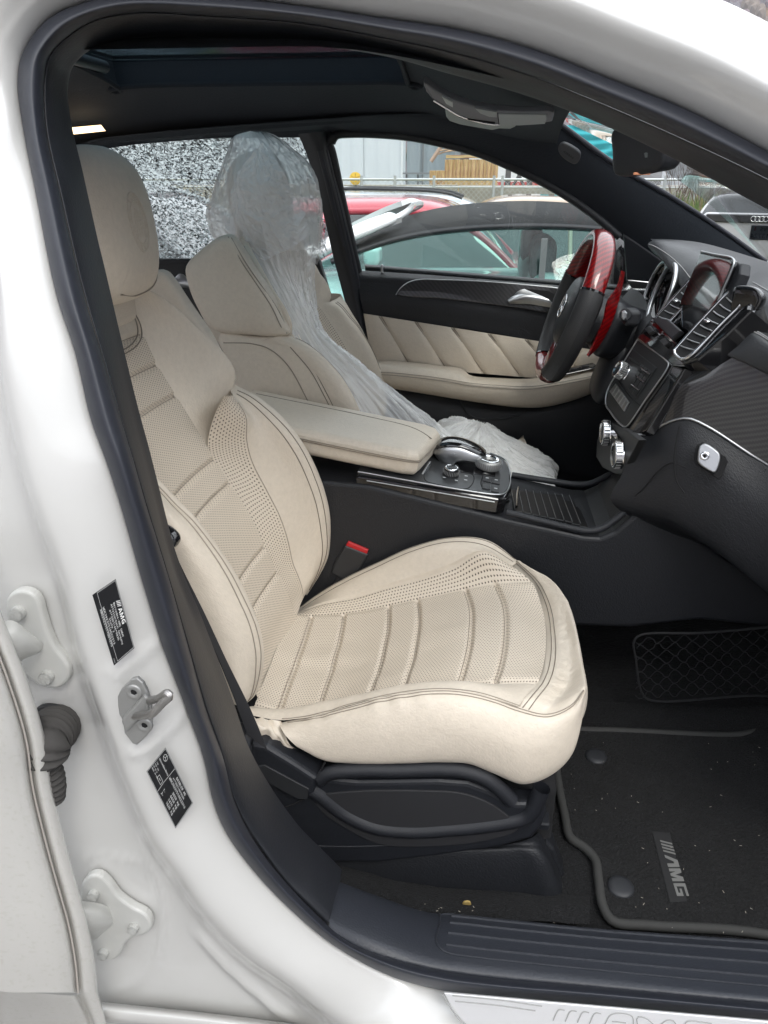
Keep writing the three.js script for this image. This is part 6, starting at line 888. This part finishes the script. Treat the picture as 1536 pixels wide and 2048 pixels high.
// ---------------------------------------------------------------- steering wheel
{
  const sw = thing('steering_wheel', 'black perforated steering wheel with red carbon top section and flat bottom', 'steering wheel');
  const A = P(1205, 474, -.37), B = P(1088, 752, -.37), c = A.clone().lerp(B, .5), f = frame(c, c.clone().add(V(0, 0, 1)), A); // n = u x v
  if (f.n.x > 0) f.n.negate();
  const R = A.distanceTo(B) / 2, rim = a => { const x = Math.cos(a) * R * 1.02; let y = Math.sin(a) * R; const e = -R * .97; return at(f, x, y < 0 ? y * (1 - .04 * Math.pow(-Math.sin(a), 3)) : y, 0); };
  const deg = Math.PI / 180;
  const arc = (a0, a1, r, k, sc) => { const n = 48, g = []; for (let i = 0; i <= n; i++) { const a = lin(a0, a1, i / n) * deg, p = rim(a), q = rim(a + .01), tn = q.sub(p).normalize(), o = p.clone().sub(c).normalize(), nn = f.n, row = []; for (let j = 0; j <= 20; j++) { const t = j / 20 * 6.2832; row.push(p.clone().addScaledVector(o, Math.cos(t) * r * k).addScaledVector(nn, Math.sin(t) * r * sc)); } g.push(row); } return sheet(finish(g)); };
  obj('rim_top', arc(22, 158, .0178, .92, 1.4), M.redCarbon, sw);
  obj('rim_grip', arc(-58, 22, .0185, .95, 1.42), M.wheelPerf, sw); obj('rim_grip', arc(158, 238, .0185, .95, 1.42), M.wheelPerf, sw);
  obj('rim_bottom', arc(238, 302, .0178, .92, 1.36), M.redCarbon, sw);
  obj('rim_inlay', [arc(70, 110, .0135, .6, 1.75)], M.piano, sw);
  for (const a of [22, 158, 238, 302]) obj('rim_joint', arc(a - .8, a + .8, .019, .95, 1.42), M.piano, sw);
  const hubPts = [[-.075, -.02], [-.07, .045], [-.035, .07], [.035, .07], [.07, .045], [.075, -.02], [.05, -.07], [0, -.085], [-.05, -.07]].map(q => new THREE.Vector2(...q));
  const fh = { ...f, m: new THREE.Matrix4().makeBasis(f.u, f.v, f.n) };
  const hub = obj('hub', pillowGeo({ ...f }, hubPts, .022, .05, { n: 60, rings: 10, pw: 3 }), M.blackLeather, sw);
  const em = (r, t) => { const p = []; for (let i = 0; i < 40; i++) { const a = i / 40 * 6.2832; p.push(at(f, Math.cos(a) * r, Math.sin(a) * r, .024)); } return tube(p, t, 80, 6, true); };
  obj('emblem', [em(.026, .0022), ...[90, 210, 330].map(a => tube([at(f, 0, 0, .0245), at(f, Math.cos(a * deg) * .013, Math.sin(a * deg) * .013, .0245), at(f, Math.cos(a * deg) * .026, Math.sin(a * deg) * .026, .0245)], .0022, 4, 6))], M.chrome, hub);
  for (const s of [-1, 1]) { const sp = [[s * .06, .04], [s * .11, .035], [s * (R - .005), .02], [s * (R - .005), -.045], [s * .1, -.035], [s * .06, -.035]].map(q => new THREE.Vector2(...q)); obj('spoke', pillowGeo(f, sp, .012, .016, { n: 50, rings: 8, pw: 4, c: -.004 }), M.blackLeather, sw); }
  obj('lower_spoke', pillowGeo(f, [[-.03, -.06], [.03, -.06], [.045, -R + .01], [-.045, -R + .01]].map(q => new THREE.Vector2(...q)), .008, .012, { n: 40, rings: 6, pw: 5, c: -.002 }), M.satin, sw); obj('spoke_inlay', pillowGeo(f, [[-.02, -.085], [.02, -.085], [.028, -R + .025], [-.028, -R + .025]].map(q => new THREE.Vector2(...q)), .006, .004, { n: 40, rings: 6, c: .006 }), M.redCarbon, sw);
  // shift paddles behind the rim
  for (const s of [0, 1]) { const pl = loft([L([[1246, 542, -.2], [1236, 575, -.2], [1216, 604, -.2], [1208, 640, -.2], [1188, 690, -.2], [1176, 712, -.2]]), L([[1250, 544, -.215], [1244, 578, -.215], [1236, 608, -.215], [1224, 645, -.215], [1200, 690, -.215], [1178, 714, -.215]])], 30, 4), g = thick(pl, .004); if (s) { g.translate(0, 0, .37); g.scale(1, 1, -1); g.translate(0, 0, -.37); g.attributes.position.needsUpdate = true; flipWinding(g); } obj('shift_paddle', g, M.redCarbon, sw); }
  const co = thing('steering_column', 'black steering column shroud with a silver tipped stalk behind the wheel', 'steering column');
  const cc = at(f, 0, -.01, -.09); obj('shroud', [cyl(at(f, 0, -.005, -.05), at(f, 0, -.02, -.24), .055, .075, 32), pillowGeo({ ...f, o: cc }, rrect(.17, .13, .04), .03, .06, { n: 50, rings: 8 })], M.trim, co);
  const a0 = P(1300, 640, -.3), a1 = P(1250, 629, -.155); obj('stalk', [cyl(P(1270, 640, -.33), a1, .014, .012, 20), boxAt(...P(1262, 634, -.19).toArray(), .034, .034, .05, .01)], M.trim, co); obj('stalk_tip', slabPx(zframe(-.158), [[1242, 622], [1248, 619], [1253, 624], [1252, 635], [1246, 639], [1241, 634]], .012, .003, {}), M.satin, co);
  obj('lower_shroud', pillowGeo(frame(at(f, 0, -.1, -.14), at(f, .1, -.1, -.14), at(f, 0, 0, -.14)), rrect(.14, .16, .04), .03, .05, { n: 50, rings: 8 }), M.trim, co);
}
// ---------------------------------------------------------------- centre console
{
  const cn = thing('centre_console', 'black centre console with slatted tray, rotary controller and palm rest', 'console');
  const f = zframe(-.125), prof = [[540, 938], [740, 972], [1016, 1040], [1090, 1056], [1170, 1074], [1200, 1076], [1230, 1064], [1275, 1025], [1340, 1045], [1500, 1150], [1600, 1215], [1600, 1262], [1400, 1240], [1260, 1256], [1160, 1252], [560, 1330]].map(q => { const p = P(q[0], q[1], .125); return new THREE.Vector2(p.x, p.y); });
  prof[0].x = -.62; prof.push(new THREE.Vector2(-.62, .42));
  obj('body', slabOn(f, prof, .25, .008), M.trimSoft, cn);
  // armrest lid
  const a0 = P(565, 874, .105), a1 = P(840, 930, .105), L0 = frame(a0, a1, a0.clone().add(V(0, 1, 0))); // side plane; n points to camera
  const af = frame(V(a0.x, a0.y, 0), V(a1.x, a1.y, 0), V(a0.x, a0.y, -1)); // lid plane, n up
  const len = V(a1.x - a0.x, a1.y - a0.y, 0).length();
  const lid = [[-.12, -.106], [len * .9, -.106], [len * .985, -.098], [len + .004, -.07], [len + .03, .06], [len + .022, .085], [len * .98, .098], [-.12, .1]].map(q => new THREE.Vector2(...q));
  const ar = obj('armrest', [slabOn(af, lid, .052, .016, { c: -.03, seg: 5 })], M.leather, cn);
  const ins = (d, c, r) => tube([...lid.slice(0, 7)].map((q, i) => at(af, q.x - (i > 1 && i < 6 ? d * .2 : 0), q.y + (i < 3 ? -d : 0), c)), r, 90, 5);
  obj('stitch_line', [ins(.0005, .002, .001)], M.stitch, ar); obj('stitch_line', [ins(.0005, .0055, .001)], M.stitch, ar);
  obj('top_seam', tube([[-.1, .062], [len * .5, .06], [len * .85, .05], [len * .96, .03], [len + .012, .0]].map(q => at(af, q[0], q[1], .0222)), .0011, 50, 5), M.stitch, ar);
  obj('release_catch', slabOn(frame(P(846, 948, .06), P(860, 925, .03), P(848, 940, .06)), rrect(.04, .014, .003, .01, .004), .004, .001), M.satin, cn);
  // control plate
  const cf = frame(P(736, 947, .112), P(1012, 993, .112), P(870, 888, -.1)); // n up
  if (cf.n.y < 0) { cf.n.negate(); cf.v.negate(); cf.m = new THREE.Matrix4().makeBasis(cf.u, cf.v, cf.n).setPosition(cf.o); }
  const W = cf.u, px2 = a => a.map(q => onFrame(cf, q[0], q[1]));
  const e0 = onFrame(cf, 1012, 993).x, plate = [[-.02, 0], [e0 - .02, 0], [e0 - .004, .01], [e0 + .008, .05], [e0 + .01, .14], [e0 + .0, .19], [e0 - .03, .21], [-.02, .21]].map(q => new THREE.Vector2(...q));
  const cp = obj('control_plate', slabOn(cf, plate, .006, .0015, { c: -.006 }), std([.06, .063, .066], .36, { metalness: .5 }), cn);
  obj('plate_rim', tube(plate.slice(0, 7).map(q => at(cf, q.x, q.y, .0005)), .0016, 100, 6), M.satin, cp);
  const base = plate.map(q => new THREE.Vector2(q.x + (q.x > .1 ? .006 : 0), q.y + (q.y < .02 ? -.007 : 0))); obj('piano_surround', slabOn(cf, base, .034, .005, { c: -.0385 }), M.piano, cn);
  obj('piano_groove', tube([[0, -.0078], [e0 * .5, -.0078], [e0 - .02, -.0078]].map(q => at(cf, q[0], q[1], -.012)), .0012, 20, 5), M.satin, cn);
  const kf = flen(cf, fpx(cf, 901, 950, 0)); const kn = obj('drive_dial', lathe([[0, .017], [.0115, .017], [.0135, .0155], [.0142, .012], [.0165, .002], [.0165, 0]], kf, 40), M.button, cp); obj('dial_rim', lathe([[.0105, .0172], [.0118, .0182], [.0136, .0168], [.0142, .0145]], kf, 40), M.chrome, kn); for (let i = 0; i < 28; i++) { const a = i / 28 * 6.2832; obj('knurl', boxAt(.0155 * Math.cos(a), .0155 * Math.sin(a), .0065, .0012, .0012, .01).applyMatrix4(kf.m), M.steelGrey, kn); }
  obj('field_outline', [tube([[852, 936], [848, 948], [852, 962], [870, 968], [930, 978], [943, 970], [948, 955], [942, 946]].map(q => fpx(cf, q[0], q[1], .0002)), .0009, 80, 5), tube([[966, 952], [962, 968], [966, 978]].map(q => fpx(cf, q[0], q[1], .0002)), .0011, 20, 5)], M.dark, cp);
  for (const [x, y] of [[974, 958], [992, 962], [973, 973], [991, 979]]) obj('button', slabPx(cf, [[x - 8, y - 6], [x + 8, y - 3], [x + 7, y + 8], [x - 9, y + 5]], .0022, .0006, { c: .0002 }), M.button, cp);
  const icon = std([.5, .52, .53], .6); for (const [x, y] of [[932, 954], [931, 962], [912, 963], [888, 957], [974, 958], [992, 962], [991, 979]]) obj('icon', slabPx(cf, [[x - 3, y - 1], [x + 3, y], [x + 3, y + 1.4], [x - 3, y + .4]], .0003, 0, { c: .0026 }), icon, cp);
  // touch controller: arched palm rest over a rotary wheel
  const tz = -.03, pr = [[867, 900], [872, 888], [890, 880], [920, 881], [950, 892], [970, 904], [974, 912], [970, 918], [955, 918], [935, 916], [915, 918], [905, 924], [900, 934], [890, 931], [878, 918]].map(q => P(q[0], q[1], tz)), tf = zframe(tz);
  const palm = obj('palm_rest', [pillowGeo(tf, pr.map(p => new THREE.Vector2(p.x, p.y)), .032, .032, { n: 80, rings: 10, pw: 3.2 })], M.satin, cn);
  obj('touch_pad', pillowGeo(tf, [[868, 899], [873, 886], [892, 878], [922, 880], [952, 891], [971, 903], [973, 908], [950, 902], [920, 893], [893, 890], [880, 893]].map(q => onFrame(tf, ...q)), .028, .028, { n: 60, rings: 8, pw: 4 }), M.piano, palm);
  const wf = flen(cf, fpx(cf, 975, 938, .004)); const rw = obj('rotary_wheel', lathe([[.012, .012], [.014, .018], [.022, .019], [.026, .015], [.0275, .004], [.024, 0]], wf, 40), M.steelGrey, cn); for (let i = 0; i < 36; i++) { const a = i / 36 * 6.2832; obj('knurl', boxAt(.0268 * Math.cos(a), .0268 * Math.sin(a), .01, .0014, .0014, .012).applyMatrix4(wf.m), M.satin, rw); } obj('wheel_ring', lathe([[.014, .0185], [.0175, .021], [.0215, .0195]], wf, 40), M.chrome, rw);
  obj('wheel_well', slabOn(cf, [[.26, .08], [.33, .085], [.332, .14], [.25, .14]].map(q => new THREE.Vector2(q[0] - .08, q[1])), .0008, 0, { c: .0002 }), M.piano, cp);
  // slatted tray lid
  const gf = frame(P(1031, 1020, .1), P(1179, 1050, .1), P(1029, 964, -.095)); if (gf.n.y < 0) { gf.n.negate(); gf.v.negate(); gf.m = new THREE.Matrix4().makeBasis(gf.u, gf.v, gf.n).setPosition(gf.o); }
  const gl = onFrame(gf, 1179, 1050).x; for (let k = 0; k < 9; k++) { const w = gl / 9; obj('tray_slat', slabOn(gf, [[k * w + .0005, .002], [(k + 1) * w - .0007, .002], [(k + 1) * w - .0007, .19], [k * w + .0005, .19]].map(q => new THREE.Vector2(...q)), .006, .0012, { c: -.008 - (k > 6 ? (k - 6) * .002 : 0) }), M.slat, cn); obj('slat_highlight', tube([at(gf, k * w, .004, -.0015), at(gf, k * w, .1, -.0015), at(gf, k * w, .188, -.0015)], .0006, 8, 5), M.satin, cn); }  // thin satin tubes paint the highlights along the slat gaps
  obj('tray_floor', slabOn(gf, [[-.01, -.002], [gl + .09, -.002], [gl + .09, .2], [-.01, .2]].map(q => new THREE.Vector2(...q)), .004, 0, { c: -.03 }), M.dark, cn);
  obj('tray_strip', slabPx(gf, [[1193, 985], [1203, 985], [1225, 1035], [1215, 1038]], .003, .001, { c: -.02 }), M.steelGrey, cn);
  obj('tray_pull', tube([[1036, 978], [1034, 990], [1033, 1004], [1032, 1016]].map(q => fpx(gf, q[0], q[1], .003)), .003, 20, 6), M.chrome, cn); 
  obj('tray_frame', [tube(L([[1012, 1024, .118], [1086, 1043, .118], [1150, 1058, .118], [1180, 1062, .118], [1205, 1056, .115], [1232, 1038, .112], [1262, 1012, .108]]), .007, 60, 8), tube(L([[1024, 950, -.115], [1113, 964, -.115], [1154, 969, -.115], [1180, 967, -.115], [1223, 947, -.112]]), .007, 50, 8)], M.trim, cn);
  obj('console_far_wall', boxAt(.1, .62, -.126, .9, .3, .012), M.trimSoft, cn);
}
// ---------------------------------------------------------------- luggage net in the passenger footwell
{
  const nt = thing('storage_net', 'black elastic storage net stretched on the console side in the footwell', 'net'), nz = .16, gs = [], mN = std([.012, .0125, .014], .85);
  const C = [[1268, 1282], [1282, 1270], [1400, 1266], [1560, 1252], [1620, 1246], [1620, 1380], [1480, 1392], [1300, 1400], [1284, 1386], [1272, 1320]]; obj('cord', tube(C.map(q => P(q[0], q[1], nz)), .0024, 160, 6, true), mN, nt);
  for (let r = 0; r < 9; r++) { const p = []; for (let k = 0; k <= 60; k++) { const x = 1272 + k * 5.8, y0 = lin(1276, 1252, (x - 1272) / 348), y1 = lin(1398, 1380, (x - 1272) / 348); p.push(P(x + 4 * (h2(r, k) - .5), lin(y0, y1, (r + .5) / 9) + 6.5 * Math.sin(k * 1.05 + (r % 2) * Math.PI), nz + .002 * (r % 2))); } gs.push(tube(p, .0009, 180, 4)); }
  obj('strands', gs, mN, nt);
}
// ---------------------------------------------------------------- plastic film over the driver seat
{
  const fm = thing('plastic_seat_cover', 'thin translucent plastic film draped over the driver seat headrest and cushion', 'cover');
  // hood over the headrest: rings from crown to hem
  const sil = [ // y-row: left px, right px, y px
    [500, 520, 262], [470, 548, 272], [458, 580, 296], [446, 612, 326], [437, 626, 352], [428, 633, 378], [420, 638, 405], [415, 640, 425], [417, 641, 447], [424, 640, 470], [440, 636, 492]];
  // creases: sharp folds at several scales, running mostly along the first coordinate
  const fold = (x, y) => { const w = fbm(x * .7 + 3, y * .7 + 9, 2) * 2.2; let s = 0, a = 1; for (let o = 0; o < 4; o++) { const n = Math.abs(vnoise(x + w, y + w * .6) - .5) * 2; s += a * (1 - Math.pow(1 - n, 3)); x = x * 1.9 + 11.3; y = y * 1.9 + 4.7; a *= .52; } return s / 2 - .42; };
  const g = []; const NR = 120, NC = 200; const lc = curve(sil.map(q => P(q[0], q[2], -.3))), rc = curve(sil.map(q => P(q[1], q[2], -.44)));
  for (let i = 0; i <= NR; i++) { const t = i / NR, a = lc.getPoint(t), b = rc.getPoint(t), c = a.clone().lerp(b, .5), ex = b.clone().sub(a).multiplyScalar(.5), row = [], dz = .13 * Math.sqrt(clamp(t * 2.2, 0.002, 1)); const ey = V(.55, 0, 1).normalize().multiplyScalar(dz); for (let j = 0; j <= NC; j++) { const th = j / NC * 6.2832; row.push(c.clone().addScaledVector(ex, Math.cos(th)).add(ey.clone().multiplyScalar(Math.sin(th)))); } g.push(row); }
  const hs = finish(g, (u, v) => (.011 * fold(v * 24, u * 1.6) + .0028 * fold(v * 30 + u * 8, u * 8 + 5)) * Math.min(1, u * 3 + .05) * (1 - bell(v, 0, .012) - bell(v, 1, .012))); obj('hood', sheet(hs), M.film, fm);
  // folded flap hanging over the front of the hood
  const flap = loft([L([[528, 284, -.24], [560, 330, -.235], [590, 390, -.25], [615, 440, -.27], [624, 470, -.28]]), L([[520, 290, -.225], [520, 340, -.215], [535, 410, -.215], [550, 460, -.22], [575, 500, -.23]]), L([[505, 305, -.225], [475, 355, -.215], [478, 420, -.21], [495, 475, -.215], [530, 520, -.225]]), L([[500, 310, -.23], [464, 380, -.225], [462, 410, -.22], [485, 480, -.225], [512, 528, -.23]])], 120, 40, { disp: (u, v) => .012 * fold(v * 5 + 3, u * 3.4) + .004 * fold(v * 12 + u * 6, u * 12) }); obj('flap', sheet(flap), M.film, fm);
  // tail at the far side
  obj('tail', sheet(loft([L([[622, 450, -.5], [640, 462, -.5], [656, 474, -.5]]), L([[618, 490, -.5], [636, 500, -.49], [647, 503, -.5]]), L([[612, 520, -.5], [626, 526, -.5], [634, 530, -.5]])], 30, 16, { disp: (u, v) => .012 * fold(u * 4, v * 4) })), M.film, fm);
  // long skirt down the backrest on to the cushion
  const SL = L([[484, 492, -.2], [508, 532, -.19], [538, 585, -.175], [574, 655, -.165], [610, 712, -.16], [652, 780, -.15], [696, 850, -.14], [756, 905, -.13]]), SM = L([[545, 500, -.3], [570, 560, -.27], [595, 615, -.24], [620, 665, -.22], [660, 715, -.2], [720, 770, -.19], [780, 840, -.18], [830, 900, -.18]]), SN = L([[590, 500, -.4], [600, 570, -.36], [615, 620, -.31], [640, 670, -.28], [690, 712, -.25], [745, 765, -.23], [810, 825, -.22], [860, 880, -.22]]), SR = L([[632, 498, -.48], [626, 560, -.44], [632, 622, -.4], [652, 676, -.37], [705, 718, -.34], [770, 772, -.3], [850, 832, -.27], [905, 880, -.26]]);
  const sk = loft([SL, SM, SN, SR], 200, 40, { byIndex: true, disp: (u, v) => .016 * fold(v * 11 + u * 1.5, u * 1.6 + 7) * Math.min(1, u * 3 + .3) + .006 * fold(v * 20 + u * 10, u * 26) * bell(v, .85, .3) }); obj('skirt', sheet(sk), M.film, fm);
  // bundle gathered on the cushion
  const bt = [[866, 856], [888, 842], [920, 832], [950, 838], [980, 850], [1010, 868], [1040, 880], [1070, 895], [1100, 912], [1117, 935], [1114, 962]];
  const rails = [bt.map((q, i) => P(q[0], q[1], -.42)), bt.map((q, i) => P(q[0] - 4, lin(q[1], 968, .3), -.32)), bt.map((q, i) => P(q[0] - 8, lin(q[1], 970, .66), -.24)), bt.map((q, i) => P(lin(q[0], 1000, .1), lin(q[1], 990, .92), -.17))];
  rails.unshift(rails[0].map(p => V(p.x, p.y - .1, p.z - .12)));
  const rad = (u, v) => Math.atan2(v - .3, u - .35); // folds fan out from the gathered top
  const bs = loft(rails, 200, 40, { byIndex: true, disp: (u, v) => .022 * fold(rad(u, v) * 3 + 4, Math.hypot(v - .3, u - .35) * 2.5) + .004 * fold(u * 14, v * 9) }); obj('bundle', sheet(bs), M.film, fm);
  const b2 = loft(rails.map(r => off(r, -.004, -.02, 0)), 120, 24, { byIndex: true, disp: (u, v) => .02 * fold(u * 6 + 8, v * 5 + 2) }); obj('under_layer', sheet(b2), M.film, fm);
}
scene.fog = new THREE.FogExp2(0xdfe6ee, 0.0008); // valley haze
renderer.render(scene, camera);
